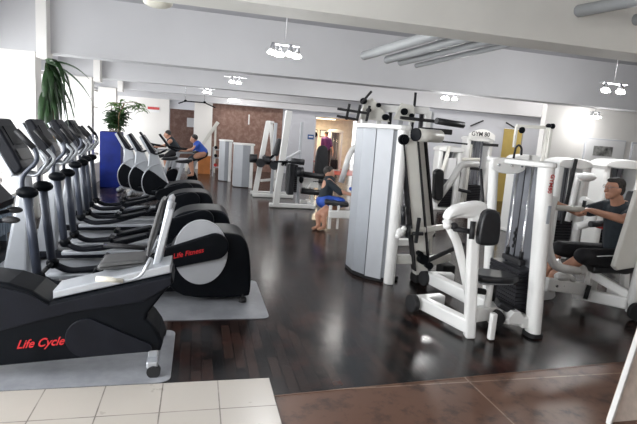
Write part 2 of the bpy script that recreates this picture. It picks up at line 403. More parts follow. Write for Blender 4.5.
# ================================================================== CROSS TRAINER
def make_elliptical():
    t = thing('cross_trainer', 'dark cross trainer with grey disc and red lettering ' + elab[0], 'cross trainer', (-.5,4.65,0.008), 'cross trainers in a row')
    ya, yb_ = 4.42, 4.92
    o = smooth2([(-.2,.05),(.48,.05),(.53,.09),(.50,.50),(.43,.64),(.30,.665),(.02,.65),(-.15,.57),(-.24,.40)], 2)
    hs = obj('rear_housing', B().prism(o, ya, yb_, 'y', .03), 'black', t)
    for side, y, rx, rz_ in ((-1, ya, .235, .295), (1, yb_, .18, .18)):
        o = [(.06+rx*math.cos(2*PI*i/44), (.485 if side < 0 else .42)+rz_*math.sin(2*PI*i/44)) for i in range(44)]
        d = B().prism(o, y+side*.025, y-side*.004, 'y', .006); obj('crank_disc', d, 'disc', t)
    cr = B().prism(capsule2((-.20,.445),(.18,.55),(.095,.12),12), ya-.075, ya-.027, 'y', .018)
    cv = obj('crank_cover', cr, 'black', t)
    a = math.atan2(.105,.44)
    text('lettering', 'Life Fitness', .062, (-.05,ya-.078,.49), Matrix.Rotation(-a,3,'Y') @ FRONT, 'red', cv, shear=.35, sx=.95)
    cr = B().prism(capsule2((-.2,.33),(.24,.5),(.10,.12),12), yb_+.027, yb_+.075, 'y', .018); obj('crank_cover', cr, 'cover', t)
    # frame
    fr = B().bar((-1.62,4.67,.07),(-.15,4.67,.10),.16,.09,.02); fr.bar((-1.6,4.38,.04),(-1.6,4.96,.04),.08,.06,.02)
    obj('base_frame', fr, 'cover', t)
    for y in (4.48, 4.86):
        obj('guide_rail', B().bar((-1.3,y,.13),(-.2,y,.17),.10,.04,.01), 'silver', t)
    ms = B().prism([(-1.62,.08),(-1.40,.08),(-1.36,.9),(-1.38,1.1),(-1.50,1.28),(-1.54,1.2),(-1.46,.95)], 4.60, 4.74, 'y', .03); obj('mast', ms, 'silver', t)
    # console, tilted slab facing the user
    cs = B().prism(smooth2([(-1.66,1.50),(-1.60,1.545),(-1.56,1.53),(-1.37,1.17),(-1.39,1.12),(-1.44,1.10)],1), 4.47, 4.87, 'y', .02); c = obj('console', cs, 'cover', t)
    sc = B().prism([(-1.535,1.48),(-1.528,1.485),(-1.45,1.335),(-1.457,1.33)], 4.54, 4.80, 'y', .002); obj('screen', sc, 'black', c)
    sc = B().prism([(-1.435,1.30),(-1.428,1.305),(-1.385,1.22),(-1.392,1.215)], 4.52, 4.82, 'y', .002); obj('keypad', sc, 'seatg', c)
    bk = B().prism([(-1.685,1.485),(-1.66,1.50),(-1.44,1.09),(-1.47,1.075)], 4.50, 4.84, 'y', .012); obj('console_back', bk, 'silver', c)
    for y in (4.45, 4.88):
        s = -1 if y < 4.6 else 1
        tb = B().tube([(-1.27,y,.25),(-1.335,y,.93)], .036, 14)
        arm = obj('arm_post', tb, 'blue_metal', t)
        obj('joint', B().ell((-1.265,y,.25),(.055,.05,.055)).tube([(-1.265,y,.25),(-1.265,4.67,.25)],.02), 'black', t)
        obj('shoulder_cap', B().ell((-1.335,y,.96),(.085,.06,.05)), 'black', t)
        hb = B().bend([(-1.365,y,.95),(-1.375,y,1.09),(-1.25,y+s*.03,1.22),(-1.25,y+s*.03,1.30),(-1.37,y+s*.03,1.43)], .018, 10, rad=.06)
        h = obj('moving_handle', hb, 'blue_metal', t)
        obj('grip', B().tube([(-1.27,y+s*.03,1.325),(-1.395,y+s*.03,1.46)], .023, 10), 'blackm', h)
        lk = B().bend([(-1.26,y,.24),(-1.12,y,.17),(-.85,y,.20),(-.25,y,.40 if s<0 else .33)], .032, 12, rad=.15); l = obj('pedal_arm', lk, 'cover', t)
        pd = B().bar((-.80,y,.26),(-.42,y,.355),.17,.03,.012); pd.bar((-.81,y,.285),(-.79,y,.33),.17,.05,.01); obj('pedal', pd, 'black', l)
    sb = B().bend([(-1.40,4.60,1.10),(-1.30,4.58,1.08),(-1.20,4.56,1.22),(-1.27,4.55,1.30)], .014, 8, rad=.05)
    sb.bend([(-1.40,4.74,1.10),(-1.30,4.76,1.08),(-1.20,4.78,1.22),(-1.27,4.79,1.30)], .014, 8, rad=.05)
    obj('fixed_handlebar', sb, 'silver', t)
    for y in (4.43, 4.91): obj('foot', B().cyl((.45,y,.012),(.45,y,.05),.035).cyl((.45,y,.03),(.45,y,.09),.012), 'rubber', t)
    return t
el = make_elliptical()
for (dx, dy), l in list(zip(EL, elab))[1:]:
    cpy = dup(el, (-.5+dx, 4.65+dy, .008), 'dark cross trainer with grey mast and long handles, ' + l)
    for k in kids(cpy):
        if k.name.startswith('crank_disc'): bpy.data.objects.remove(k); continue
        for q in kids(k):
            if q.name.startswith('lettering'): bpy.data.objects.remove(q)      # only the nearest one has the grey disc

# ================================================================== RECUMBENT BIKE
t = thing('recumbent_bike', 'black recumbent exercise bike with red lettering on its side beside the tiles', 'exercise bike', (-.8,3.4,.008))
ya, yc = 3.12, 3.42
o = [(-1.95,.12),(-2.0,.4),(-1.85,.58),(-1.55,.645),(-1.25,.64),(-1.05,.61),(-.92,.56),(-.83,.49),(-.13,.66),(-.12,.61),(-.17,.55),(-.27,.41),(-.275,.375),(-.24,.34),(-.20,.28),(-.175,.21),(-.19,.155),(-1.1,.095),(-1.5,.09)]
bd = obj('body', B().prism(o, ya, yc, 'y', .022), 'black', t)
o = [(-1.98,.36),(-1.1,.32),(-.70,.43),(-.30,.49),(-.13,.60),(-.135,.65),(-.83,.475),(-.94,.55),(-1.25,.63),(-1.55,.64),(-1.85,.56)]
obj('upper_cover', B().prism(o, ya-.010, ya+.002, 'y', .006), 'cover', bd)
obj('side_panel', B().prism(capsule2((-.62,.265),(-.27,.19),(.125,.03),14), ya-.016, ya+.001, 'y', .006), 'cover', bd)
text('lettering', 'Life Cycle', .074, (-.885,ya-.004,.238), Matrix.Rotation(-.07,3,'Y') @ FRONT, 'red', bd, shear=.5, sx=.88)
rl = B().prism([(-.82,.50),(-.82,.55),(-.14,.725),(-.135,.665)], 3.15, 3.38, 'y', .01); obj('seat_rail', rl, 'silver', t)
cg = B().prism([(-.57,.55),(-.57,.62),(-.24,.69),(-.20,.65)], 3.17, 3.42, 'y', .012); obj('seat_carriage', cg, 'silver', t)
sp = B().prism(smooth2([(-.60,.64),(-.59,.685),(-.50,.70),(-.32,.715),(-.29,.69),(-.34,.66),(-.5,.645)],2), 3.28, 3.54, 'y', .02); obj('seat', sp, 'seatg', t)
br = B().prism([(-.275,.60),(-.22,.59),(-.135,1.10),(-.15,1.125),(-.175,1.11)], 3.28, 3.52, 'y', .015); b = obj('backrest_frame', br, 'silver', t)
bp = B().prism(smooth2([(-.315,.74),(-.275,.72),(-.185,1.10),(-.205,1.115),(-.23,1.08)],1), 3.31, 3.49, 'y', .015); obj('backrest', bp, 'seatg', t)
for y in (3.25,3.55): obj('backrest_support', B().bar((-.26,y,.58),(-.15,y,1.06),.015,.04,.006), 'silver', t)
for y, n in ((3.16,0),(3.66,1)):
    h = obj('side_handle', B().bend([(-.26,y,.76),(-.31,y,.65),(-.38,y,.615),(-.56,y,.625)],.013,10), 'silver', t)
    obj('grip', B().tube([(-.42,y,.615),(-.58,y,.627)] if n == 0 else [(-.34,y,.70),(-.62,y,.72)], .018, 12), 'plast' if n == 0 else 'blackm', h)
ft = B().bar((-.235,3.06,.09),(-.235,3.66,.09),.07,.05,.01).bar((-.235,3.14,.10),(-.235,3.14,.20),.03,.06,.005); obj('rear_stabiliser', ft, 'silver', t)
ft = B().bar((-1.8,3.1,.07),(-1.8,3.7,.07),.08,.10,.01); obj('front_stabiliser', ft, 'cover', t)
for y in (3.08, 3.7): obj('levelling_foot', B().cyl((-.225,y-.02,.045),(-.225,y+.02,.045),.042), 'rubber', t)
ms = B().bar((-1.70,3.36,.60),(-1.45,3.4,1.15),.10,.09,.02); obj('mast', ms, 'silver', t)
cs = B().prism([(-1.56,1.40),(-1.52,1.43),(-1.48,1.42),(-1.145,1.05),(-1.15,1.01),(-1.22,.99)], 3.22, 3.58, 'y', .02); c = obj('console', cs, 'cover', t)
obj('screen', B().prism([(-1.435,1.38),(-1.43,1.385),(-1.29,1.225),(-1.295,1.22)], 3.28, 3.52, 'y', .001), 'black', c)
hb = B().bend([(-1.46,3.4,.98),(-1.25,3.28,.93),(-1.07,3.22,.97)],.014,10).bend([(-1.46,3.4,.98),(-1.30,3.5,.93),(-1.16,3.56,.97)],.014,10); h = obj('handlebar', hb, 'cover', t)
for y, xg in ((3.22,-1.055),(3.56,-1.145)): obj('grip', B().ell((xg,y,.97),(.05,.022,.022)), 'blackm', h)
for y in (3.06, 3.72):
    s = -1 if y < 3.4 else 1
    pd = B().bar((-1.45,y-s*.0,.35),(-1.45,y-s*.0,.5),.02,.03,.005).tube([(-1.45,3.4,.35),(-1.45,y,.35)],.012,8).box(-1.52,-1.38,y-.04,y+.04,.49,.515,.005)
    obj('pedal', pd, 'black', t)

# radiator by the window
t = thing('radiator', 'long blue-grey radiator below the left window beside the cross trainers', 'radiator', ((-2.40)+.1,5,0))
b = B()
for i in range(40): b.box((-2.40)+.03, (-2.40)+.13, 3.6+i*.085, 3.6+i*.085+.06, .1, .50, .006)
obj('fins', b, 'radiator', t); obj('top_grille', B().box((-2.40)+.012, (-2.40)+.145, 3.55, 7.05, .505, .535, .005), 'radiator', t)
obj('bracket', B().box((-2.40)+.04,(-2.40)+.11,3.8,3.84,0,.1).box((-2.40)+.04,(-2.40)+.11,6.8,6.84,0,.1), 'radiator', t)

# ================================================================== UPRIGHT BIKES (three) + two rear ones
def make_upright():
    x, y = -.80, 10.75
    t = thing('upright_bike', 'light grey upright exercise bike, nearest of the three beside the blue planter', 'exercise bike', (x,y,0), 'upright bikes beside the blue planter')
    bs = B().prism(smooth2([(x-.25,.1),(x+.35,.08),(x+.4,.25),(x+.15,.42),(x-.1,.62),(x-.22,.60),(x-.30,.35)],2), y-.1, y+.1, 'y', .02); obj('body', bs, 'black', t)
    rim = B(); pts = [(x+.0+.40*math.cos(a), 0, .36+.40*math.sin(a)) for a in [PI*.55+PI*.75*i/14 for i in range(15)]]
    for yy in (y-.11, y+.11): rim.tube([(p[0]+.12, yy, p[2]) for p in pts], .010, 8)
    obj('wheel_rim', rim, 'silver', t)
    ms = B().prism([(x+.02,.34),(x+.25,.34),(x+.10,.72),(x+.0,.99),(x-.15,.99),(x-.17,.70)], y-.075, y+.075, 'y', .02); obj('mast', ms, 'silver', t)
    cs = B().prism([(x-.30,1.30),(x-.26,1.33),(x-.02,1.0),(x-.05,.95),(x-.12,.98)], y-.17, y+.17, 'y', .02); c = obj('console', cs, 'cover', t)
    obj('console_back', B().prism([(x-.34,1.28),(x-.30,1.31),(x-.10,.98),(x-.15,.95)], y-.16, y+.16, 'y', .012), 'silver', c)
    for s in (-1,1): obj('handle', B().bend([(x-.1,y+s*.05,.98),(x+.0,y+s*.2,.95),(x+.18,y+s*.24,1.04)],.017,8), 'black', t)
    obj('stabiliser', B().bar((x-.25,y-.25,.05),(x-.25,y+.25,.05),.08,.07,.02).bar((x+.62,y-.25,.05),(x+.62,y+.25,.05),.08,.07,.02).bar((x-.25,y,.08),(x+.62,y,.08),.07,.06,.01), 'silver', t)
    obj('seat_post', B().bar((x+.35,y,.15),(x+.52,y,.80),.06,.07,.01), 'silver', t)
    obj('saddle', B().prism(smooth2([(x+.36,.80),(x+.38,.84),(x+.55,.86),(x+.70,.90),(x+.72,.84),(x+.6,.79)],2), y-.11, y+.11, 'y', .03), 'pad', t)
    for s in (-1,1): obj('pedal', B().bar((x+.1,y+s*.12,.3),(x+.1+s*.12,y+s*.14,.2),.02,.03,.004).box(x+.04+s*.12,x+.16+s*.12,y+s*.14-.0,y+s*.24,.185,.21,.004), 'black', t)
    return t
ub = make_upright()
dup(ub, (-1.12,11.3,0), 'light grey upright exercise bike, middle of the three beside the blue planter')
dup(ub, (-1.43,11.9,0), 'light grey upright exercise bike, farthest of the three, right against the blue planter')

def make_rear_bike():
    x, y = -.55, 13.9
    t = thing('spin_bike', 'silver-framed exercise bike with black base carrying the rider in blue', 'exercise bike', (x,y,0), 'silver bikes behind the upright bikes')
    obj('body', B().prism(smooth2([(x-.35,.06),(x+.1,.06),(x+.08,.36),(x-.08,.42),(x-.3,.25)],1), y-.1, y+.1, 'y', .02), 'black', t)
    obj('rear_cover', B().prism(smooth2([(x+.28,.06),(x+.62,.06),(x+.5,.36),(x+.38,.36)],1), y-.1, y+.1, 'y', .02), 'black', t)
    obj('front_post', B().bar((x-.1,y,.3),(x+.08,y,.85),.08,.09,.01), 'silver', t)
    obj('seat_post', B().bar((x+.42,y,.3),(x+.58,y,.83),.07,.08,.01), 'silver', t)
    obj('base_bar', B().bar((x-.3,y,.05),(x+.6,y,.05),.08,.06,.01).bar((x-.28,y-.25,.04),(x-.28,y+.25,.04),.07,.06).bar((x+.58,y-.25,.04),(x+.58,y+.25,.04),.07,.06).bar((x,y,.82),(x+.62,y,.86),.06,.05), 'silver', t)
    obj('console', B().prism([(x-.45,1.28),(x-.41,1.30),(x-.12,.95),(x-.18,.93)], y-.13, y+.13, 'y', .01).bar((x-.2,y,.97),(x+.05,y,.86),.05,.05), 'cover', t)
    for s in (-1,1): obj('handle', B().bend([(x-.28,y+s*.12,1.02),(x-.1,y+s*.2,.97),(x+.3,y+s*.22,.93)],.02,8), 'black', t)
    obj('saddle', B().prism(smooth2([(x+.42,.85),(x+.44,.89),(x+.75,.93),(x+.78,.87)],2), y-.12, y+.12, 'y', .03), 'pad', t)
    return t
rb = make_rear_bike()
dup(rb, (-1.15,14.9,0), 'silver-framed exercise bike behind the blue rider, nearer the window wall')

# ================================================================== PLANTER AND PLANTS
t = thing('planter', 'tall glossy blue planter box behind the upright bikes', 'planter', (-1.97,12.6,0))
obj('pot', B().prism([(-2.2,12.45),(-1.74,12.45),(-1.74,12.9),(-2.2,12.9)], 0, 1.3, 'z', .01), 'blue', t)
obj('soil', B().box(-2.18,-1.76,12.47,12.88,1.3,1.31), 'soil', t)
def leafblade(b, p, d, L, w, droop, seg=5, fold=.15):
    d = Vector(d).normalized(); p = Vector(p); side = d.cross(Vector((0,0,1)))
    if side.length < .1: side = Vector((1,0,0))
    side.normalize(); prev = None
    for i in range(seg+1):
        t_ = i/seg; ww = w*math.sin(PI*(.12+.88*t_)**.8)*.5 if i < seg else .001
        q = p + Vector((0,0,-fold*ww))
        a = b.bm.verts.new(p+side*ww+Vector((0,0,fold*ww))); m_ = b.bm.verts.new(q); c = b.bm.verts.new(p-side*ww+Vector((0,0,fold*ww)))
        if prev: 
            for f in ((prev[0],prev[1],m_,a),(prev[1],prev[2],c,m_)):
                b.bm.faces.new(f).smooth = True
        prev = (a,m_,c); p = p + d*(L/seg); d = (d+Vector((0,0,-droop/seg))).normalized()
def solid(o, th=.002):
    md = o.modifiers.new('s','SOLIDIFY'); md.thickness = th
t = thing('leafy_plant', 'bushy green plant growing out of the tall blue planter', 'plant', (-1.95,12.65,1.31))
b = B()
rnd = random.Random(3); stems = B()
for k in range(9):
    a = rnd.uniform(0,2*PI); L = rnd.uniform(.25,.75); tx, ty = -1.95+.35*math.cos(a)*L+.12, 12.65+.3*math.sin(a)*L
    tip = (tx, ty, 1.3+L); stems.tube([(-1.95+rnd.uniform(-.08,.08),12.65+rnd.uniform(-.08,.08),1.3),((tx-1.95)/2,(ty+12.65)/2,1.3+L*.6),tip],.008,6)
    for q in range(22):
        f = rnd.uniform(.3,1); aa = rnd.uniform(0,2*PI)
        leafblade(b, (-1.95*(1-f)+tx*f, 12.65*(1-f)+ty*f, 1.3+L*f), (math.cos(aa),math.sin(aa),rnd.uniform(-.1,.7)), rnd.uniform(.18,.32), rnd.uniform(.09,.15), 1.0)
obj('stems', stems, 'trunk', t); solid(obj('leaves', b, 'leaf', t))
t = thing('leafy_plant', 'light green arching plant on the window sill above the blue planter', 'plant', (-1.75,12.3,1.31))
b = B(); s_ = B()
s_.tube([(-1.8,12.5,1.31),(-1.78,12.4,1.7),(-1.65,12.3,1.98)],.012,8)
for q in range(34):
    x = rnd.uniform(-1.98,-1.2); aa = rnd.uniform(0,2*PI)
    leafblade(b, (x,12.35+rnd.uniform(-.15,.15),2.02-.25*abs(x+1.65)+rnd.uniform(-.12,.05)), (math.cos(aa),math.sin(aa)*.5,.1), rnd.uniform(.18,.30), .085, 1.6)
s_.tube([(-1.65,12.3,1.98),(-1.4,12.3,2.02),(-1.2,12.35,1.92)],.008,6).tube([(-1.65,12.3,1.98),(-1.98,12.35,1.95)],.008,6)
obj('stems', s_, 'trunk', t); solid(obj('leaves', b, 'leafl', t))
t = thing('hanging_plant', 'dark green dracaena with long drooping leaves in front of the left window', 'plant', (-2.05,8.0,0))
b = B(); s_ = B().tube([(-2.05,7.95,.3),(-2.0,7.9,1.2),(-2.06,7.85,2.32)],.022,8)
obj('pot', B().tube([(-2.05,7.95,0),(-2.05,7.95,.3)],[.13,.17],20), 'blackm', t)
for k in range(40):
    a = rnd.uniform(0,2*PI); z = rnd.choice([2.34,2.3,2.22,2.1,1.95,1.8])
    cx = -2.06+.02*math.cos(a); r = rnd.uniform(.3,.6)
    dx = math.cos(a) if math.cos(a)>-.2 else -math.cos(a)*.4
    leafblade(b, (cx,7.86,z), (dx*.45,math.sin(a)*.4,rnd.uniform(-.6,.15)), rnd.uniform(.5,.8), .085, rnd.uniform(3.0,5.0), 9, .3)
for dx, dz, L in ((1,.25,.62),(.9,-.2,.8),(.6,-.7,.9),(.35,-.9,.8)): leafblade(b, (-2.06,7.8,2.3), (dx,-.1,dz), L, .075, 1.3, 9, .3)
obj('stem', s_, 'trunk', t); solid(obj('leaves', b, 'leaf', t), .003)
t = thing('potted_plant', 'green potted plant against the window behind the blue planter', 'plant', (-2.0,14,0))
b = B(); obj('pot', B().tube([(-2.0,14,0),(-2.0,14,.4)],[.15,.2],20), 'soil', t)
for k in range(60):
    a = rnd.uniform(0,2*PI); z = rnd.uniform(.6,1.95)
    leafblade(b, (-2.0,14,z), (math.cos(a),math.sin(a),rnd.uniform(0,.8)), rnd.uniform(.18,.32), .09, 1.5)
obj('stem', B().tube([(-2,14,.4),(-2,14,1.95)],.02,8), 'trunk', t); solid(obj('leaves', b, 'leaf', t))

# hanging bar
t = thing('hanging_bar', 'thin black hanging bar with bent ends below the ceiling in front of the far wall', 'bar', (-.55,15.5,2.3))
obj('bar', B().bend([(-.58,15.5,2.19),(-.38,15.5,2.27),(.17,15.5,2.27),(.49,15.5,2.15)],.018,8,rad=.02), 'black', t)
obj('hanger', B().tube([(-.38,15.5,2.27),(-.38,15.5,ZC)],.006,6).tube([(.17,15.5,2.27),(.17,15.5,ZC)],.006,6), 'chrome', t)
for x in (-.38,.17): obj('clamp', B().ell((x,15.5,2.28),(.045,.03,.035)), 'black', t)

# ================================================================== FAR LEFT THINGS
t = thing('box', 'orange wooden box on the floor at the foot of the white ladder bench', 'box', (.22,17.1,0))
obj('body', B().box(.04,.44,16.95,17.35,0,.56,.01), 'wood', t); obj('lid', B().box(.03,.45,16.94,17.36,.56,.59,.006), 'wood', t)
t = thing('incline_ladder', 'white inclined ladder bench leaning by the far pillar above the orange box', 'bench', (.4,17.9,0))
for y, l in ((17.55,0),(18.2,1)):
    obj('side_rail', B().bar((-.35,y,.1),(.65+.05*l,y,1.75),.05,.10,.01), 'cream', t)
r_ = B()
for i in range(8): f = .15+i*.11; r_.tube([(-.35+f, 17.55, .1+1.65*f),(-.35+f,18.2,.1+1.65*f)],.02,8)
obj('rungs', r_, 'cream', t); obj('leg', B().bar((.6,17.6,0),(.6,17.6,1.66),.05,.05), 'cream', t); obj('leg', B().bar((.6,18.15,0),(.6,18.15,1.66),.05,.05), 'cream', t); obj('base_bar', B().bar((-.35,17.55,.06),(-.35,18.2,.06),.08,.1), 'cream', t)
t = thing('dumbbell_rack', 'small rack between the orange box and the white weight cabinets', 'rack', (.7,16.4,0))
obj('frame', B().bar((.5,16.3,0),(.5,16.3,.95),.04,.04).bar((.95,16.3,0),(.95,16.3,.95),.04,.04).bar((.5,16.3,.3),(.95,16.3,.3),.25,.03).bar((.5,16.3,.6),(.95,16.3,.6),.25,.03).bar((.5,16.3,.86),(.95,16.3,.86),.25,.03), 'silver', t)
for j, z in enumerate((.3,.6,.86)):
    for i, x in enumerate((.58,.72,.86)):
        b = B().tube([(x,16.2,z+.07),(x,16.42,z+.07)],.015,8).cyl((x,16.19,z+.07),(x,16.26,z+.07),.05,10).cyl((x,16.36,z+.07),(x,16.43,z+.07),.05,10)
        single('dumbbell', b, 'black' if j else 'redc', '%s dumbbell on the %s shelf of the small rack by the orange box' % ('black' if j else 'dark red', ['bottom','middle','top'][j]), 'dumbbell', (x,16.3,z), 'dumbbells on the %s shelf of the small rack' % ['bottom','middle','top'][j])

def cabinet(x0, y0, x1, y1, h, label, name='weight_stack_cabinet'):
    """shrouded weight stack seen from behind: shield of bent panels, white column and cap"""
    t = thing(name, label, 'weight machine', ((x0+x1)/2,(y0+y1)/2,0), 'shrouded weight stacks on the far floor')
    w = x1-x0
    p = [(x0,y1+.30),(x0+.02*w,y0+.12),(x0+.42*w,y0),(x1-.1,y0+.0),(x1-.1,y1+.3)]
    obj('shield', B().prism(p, .02, h-.03, 'z', .008), 'shroud', t)
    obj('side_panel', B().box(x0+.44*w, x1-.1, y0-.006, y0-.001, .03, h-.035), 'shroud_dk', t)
    obj('column', B().prism(rrect(x1-.1,x1,y0-.01,y0+.2,.04), 0, h, 'z', .01), 'white', t)
    obj('cap', B().prism([(x0-.02,y1+.32),(x0-.01,y0+.1),(x0+.42*w,y0-.03),(x1+.02,y0-.03),(x1+.02,y1+.32)], h-.03, h+.02, 'z', .012), 'white', t)
    return t
cabinet(.64, 14.9, 1.0, 14.95, 1.21, 'pale grey shrouded weight stack, left and farther of the two side by side')
cabinet(.97, 13.5, 1.49, 13.6, 1.18, 'pale grey shrouded weight stack, right and nearer of the two side by side')

# pec machine A (leaning A-frame) and B
def dumb(b, c, r=.07, L=.16, ax='x'):
    c = Vector(c); d = Vector((L/2,0,0)) if ax == 'x' else Vector((0,L/2,0))
    b.tube([c-d,c+d], r, 14)
t = thing('leaning_frame_machine', 'white leaning A-frame machine with black rollers, left of the tall white post', 'weight machine', (1.6,12,0))
obj('front_leg', B().bar((1.36,11.75,.03),(1.60,11.75,1.80),.06,.12,.01), 'white', t)
obj('rear_leg', B().bar((1.95,12.2,.03),(1.72,12.2,1.80),.06,.10,.01), 'white', t)
obj('upright', B().bar((1.78,11.9,.03),(1.80,11.9,1.78),.06,.07,.01), 'shroud', t)
obj('base_bar', B().bar((1.3,11.75,.05),(2.3,11.75,.05),.08,.09,.02), 'white', t); obj('base_bar', B().bar((1.3,12.2,.05),(2.3,12.2,.05),.08,.09,.02), 'white', t)
obj('cross_tie', B().bar((1.6,11.72,1.79),(1.76,12.2,1.79),.1,.05,.01), 'white', t); obj('cross_tie', B().bar((1.5,11.75,.4),(1.9,12.2,.4),.06,.06,.01), 'white', t)
for c, a in (((1.26,11.5,.93),'x'),((1.42,11.42,.84),'y'),((1.56,11.5,.90),'x'),((1.74,11.42,.80),'y'),((1.95,11.4,.90),'x')):
    b = B(); dumb(b, c, .10, .17, a); obj('roller_pad', b, 'pad', t)
obj('roller_arm', B().tube([(1.25,11.52,.9),(2.0,11.5,.87)],.025,10).tube([(1.55,11.5,.9),(1.55,11.75,1.0)],.03,10), 'black', t)
obj('back_pad', B().bar((1.76,11.5,1.02),(1.86,11.5,1.42),.22,.13,.04), 'pad', t)
obj('link_arm', B().bar((1.75,11.5,1.05),(1.62,11.6,.9),.05,.05), 'black', t)
t = thing('leg_curl_machine', 'white machine with one tall leaning post and black pads, before the far wall', 'weight machine', (1.8,10.3,0))
obj('post', B().bar((1.63,10.2,.02),(1.80,10.2,2.02),.1,.13,.012,0), 'white', t)
obj('base', B().bar((1.5,10.25,.05),(2.45,10.2,.05),.12,.09,.02).bar((2.42,10.1,.05),(2.6,10.75,.05),.1,.09,.02).bar((2.5,10.5,.06),(2.45,10.4,.30),.06,.06,.01), 'white', t)
obj('rear_post', B().bar((2.16,10.55,.05),(2.16,10.55,1.82),.06,.06,.01).bar((1.74,10.2,1.0),(2.16,10.55,1.2),.05,.05,.01), 'shroud', t)
for z in range(14):
    obj('weight_plate', B().box(1.86,2.08,10.28,10.5,.33+z*.042,.368+z*.042,.003), 'steel', t)
obj('roller_pad', B().cyl((1.98,9.95,.80),(2.12,9.95,.80),.10,16), 'pad', t)
obj('back_pad', B().bar((1.90,10.1,.30),(1.90,10.1,.95),.16,.14,.03), 'pad', t)
obj('roller_pad', B().cyl((1.85,9.9,1.02),(2.12,9.9,1.0),.06,16), 'pad', t)
obj('roller_arm', B().tube([(1.5,9.95,.98),(2.12,9.9,1.0)],.02,8).tube([(1.72,9.95,.98),(1.72,10.2,.9)],.03,8), 'black', t)
obj('handle_wheel', B().ell((2.15,10.2,.62),(.05,.05,.08)), 'black', t)

t = thing('seated_leg_machine', 'machine with tall black backrest and horizontal black roller pads before the doorway', 'weight machine', (2.6,10.8,0))
obj('backrest', B().prism(smooth2([(2.58,.62),(2.62,1.2),(2.68,1.34),(2.84,1.34),(2.90,1.2),(2.92,.62)],1), 10.95, 11.03, 'y', .02), 'pad', t)
obj('seat', B().box(2.45,2.95,10.5,10.95,.52,.60,.03), 'pad', t)
obj('roller_pad', B().cyl((2.2,10.45,.72),(2.68,10.45,.68),.06,16), 'pad', t); obj('roller_pad', B().cyl((2.2,10.4,.36),(2.70,10.4,.32),.065,16), 'pad', t)
obj('frame', B().bar((2.3,10.45,.36),(2.55,10.6,.70),.06,.05).bar((2.75,10.9,.05),(2.75,11.05,1.1),.07,.07).bar((2.3,10.9,.05),(3.0,10.9,.05),.08,.08).bar((2.5,10.6,.05),(2.5,10.6,.52),.06,.06).box(2.25,2.6,10.5,10.56,.42,.62,.01).bar((2.5,10.4,.05),(2.5,11.1,.05),.08,.08), 'white', t)
# bench with the person in blue shorts
t = thing('leg_press_bench', 'low white bench frame with black pad left of the grey weight tower', 'bench', (2.5,8.2,0))
obj('pad', B().bar((2.12,8.05,.47),(2.52,7.95,.45),.28,.07,.025), 'pad', t)
obj('seat_pad', B().bar((2.58,8.0,.70),(3.1,8.1,.70),.26,.06,.02), 'bluecloth', t, label='blue pad')
obj('post', B().bar((2.60,7.7,.04),(2.62,7.7,.72),.14,.17,.02).bar((2.18,7.85,.04),(2.18,7.85,.44),.05,.05,.01).bar((2.32,7.85,.04),(2.32,7.85,.44),.04,.04,.01), 'white', t)
obj('frame', B().bar((2.14,7.8,.30),(2.6,7.8,.30),.08,.13,.02).bar((2.55,7.8,.09),(3.3,7.8,.09),.1,.1,.02).bar((2.6,7.8,.62),(3.3,7.9,.60),.1,.12,.02), 'white', t)
obj('lever', B().bend([(2.55,8.6,.75),(2.66,8.6,1.25),(2.75,8.6,1.42),(2.95,8.6,1.40)],.055,12), 'white', t)
obj('foot', B().cyl((2.57,7.72,.02),(2.57,7.88,.02),.02).box(2.52,2.66,7.72,7.88,0,.04,.005), 'rubber', t)

# ================================================================== WEIGHT TOWER
t = thing('weight_tower', 'tall pale grey shrouded weight tower standing in the middle of the gym', 'weight machine', (2.0,5.2,0))
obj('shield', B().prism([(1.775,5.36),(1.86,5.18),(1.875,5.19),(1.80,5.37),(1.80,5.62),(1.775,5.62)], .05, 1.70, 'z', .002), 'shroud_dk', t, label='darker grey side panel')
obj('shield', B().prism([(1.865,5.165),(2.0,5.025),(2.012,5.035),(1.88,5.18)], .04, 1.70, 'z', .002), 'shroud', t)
obj('slot', B().prism([(2.005,5.05),(2.06,5.03),(2.12,5.3),(2.05,5.3)], .05, 1.69, 'z', .002), 'shroud_dk', t)
obj('column', B().prism(circ2((2.10,5.0),.062,24), .0, 1.75, 'z', .008), 'white', t)
obj('badge', B().cyl((2.085,4.942,1.62),(2.085,4.934,1.62),.025), 'black', t)
obj('cap', B().prism(smooth2([(1.75,5.66),(1.75,5.34),(1.85,5.14),(2.0,4.98),(2.06,4.92),(2.17,4.93),(2.25,5.2),(2.25,5.66)],1), 1.70, 1.75, 'z', .015), 'white', t)
obj('base', B().prism([(1.78,5.66),(1.78,5.36),(1.87,5.17),(2.02,5.03),(2.25,5.1),(2.25,5.66)], 0, .05, 'z', .01), 'blackm', t)
obj('rear_column', B().cyl((2.22,5.6,0),(2.22,5.6,1.72),.05), 'white', t)
# pulldown machine arms attached behind (own thing)
t = thing('dip_machine', 'machine with two tall leaning cream uprights and black edges right of the grey tower', 'weight machine', (2.5,5.3,0))
obj('upright', B().bar((2.50,5.0,.12),(2.20,5.0,1.62),.10,.15,.01), 'cream', t)
obj('upright_edge', B().bar((2.41,4.985,.16),(2.115,4.985,1.60),.11,.018,.004).bar((2.585,4.985,.16),(2.285,4.985,1.60),.11,.016,.004), 'blackm', t, label='black edge strips')
obj('upright', B().bar((2.66,5.25,.50),(2.42,5.25,1.62),.08,.11,.01), 'cream', t)
obj('upright_edge', B().bar((2.73,5.235,.5),(2.50,5.235,1.60),.09,.025,.004), 'blackm', t)
obj('roller_pad', B().tube([(2.22,4.86,1.66),(2.56,5.0,1.66)],.068,20), 'cream', t)
obj('roller_end', B().cyl((2.205,4.854,1.66),(2.222,4.861,1.66),.07), 'black', t)
obj('top_bar', B().bar((2.10,5.05,1.83),(2.75,5.15,1.82),.03,.035,.008).bar((2.36,5.12,1.72),(2.8,5.2,1.72),.05,.06,.01), 'blackm', t)
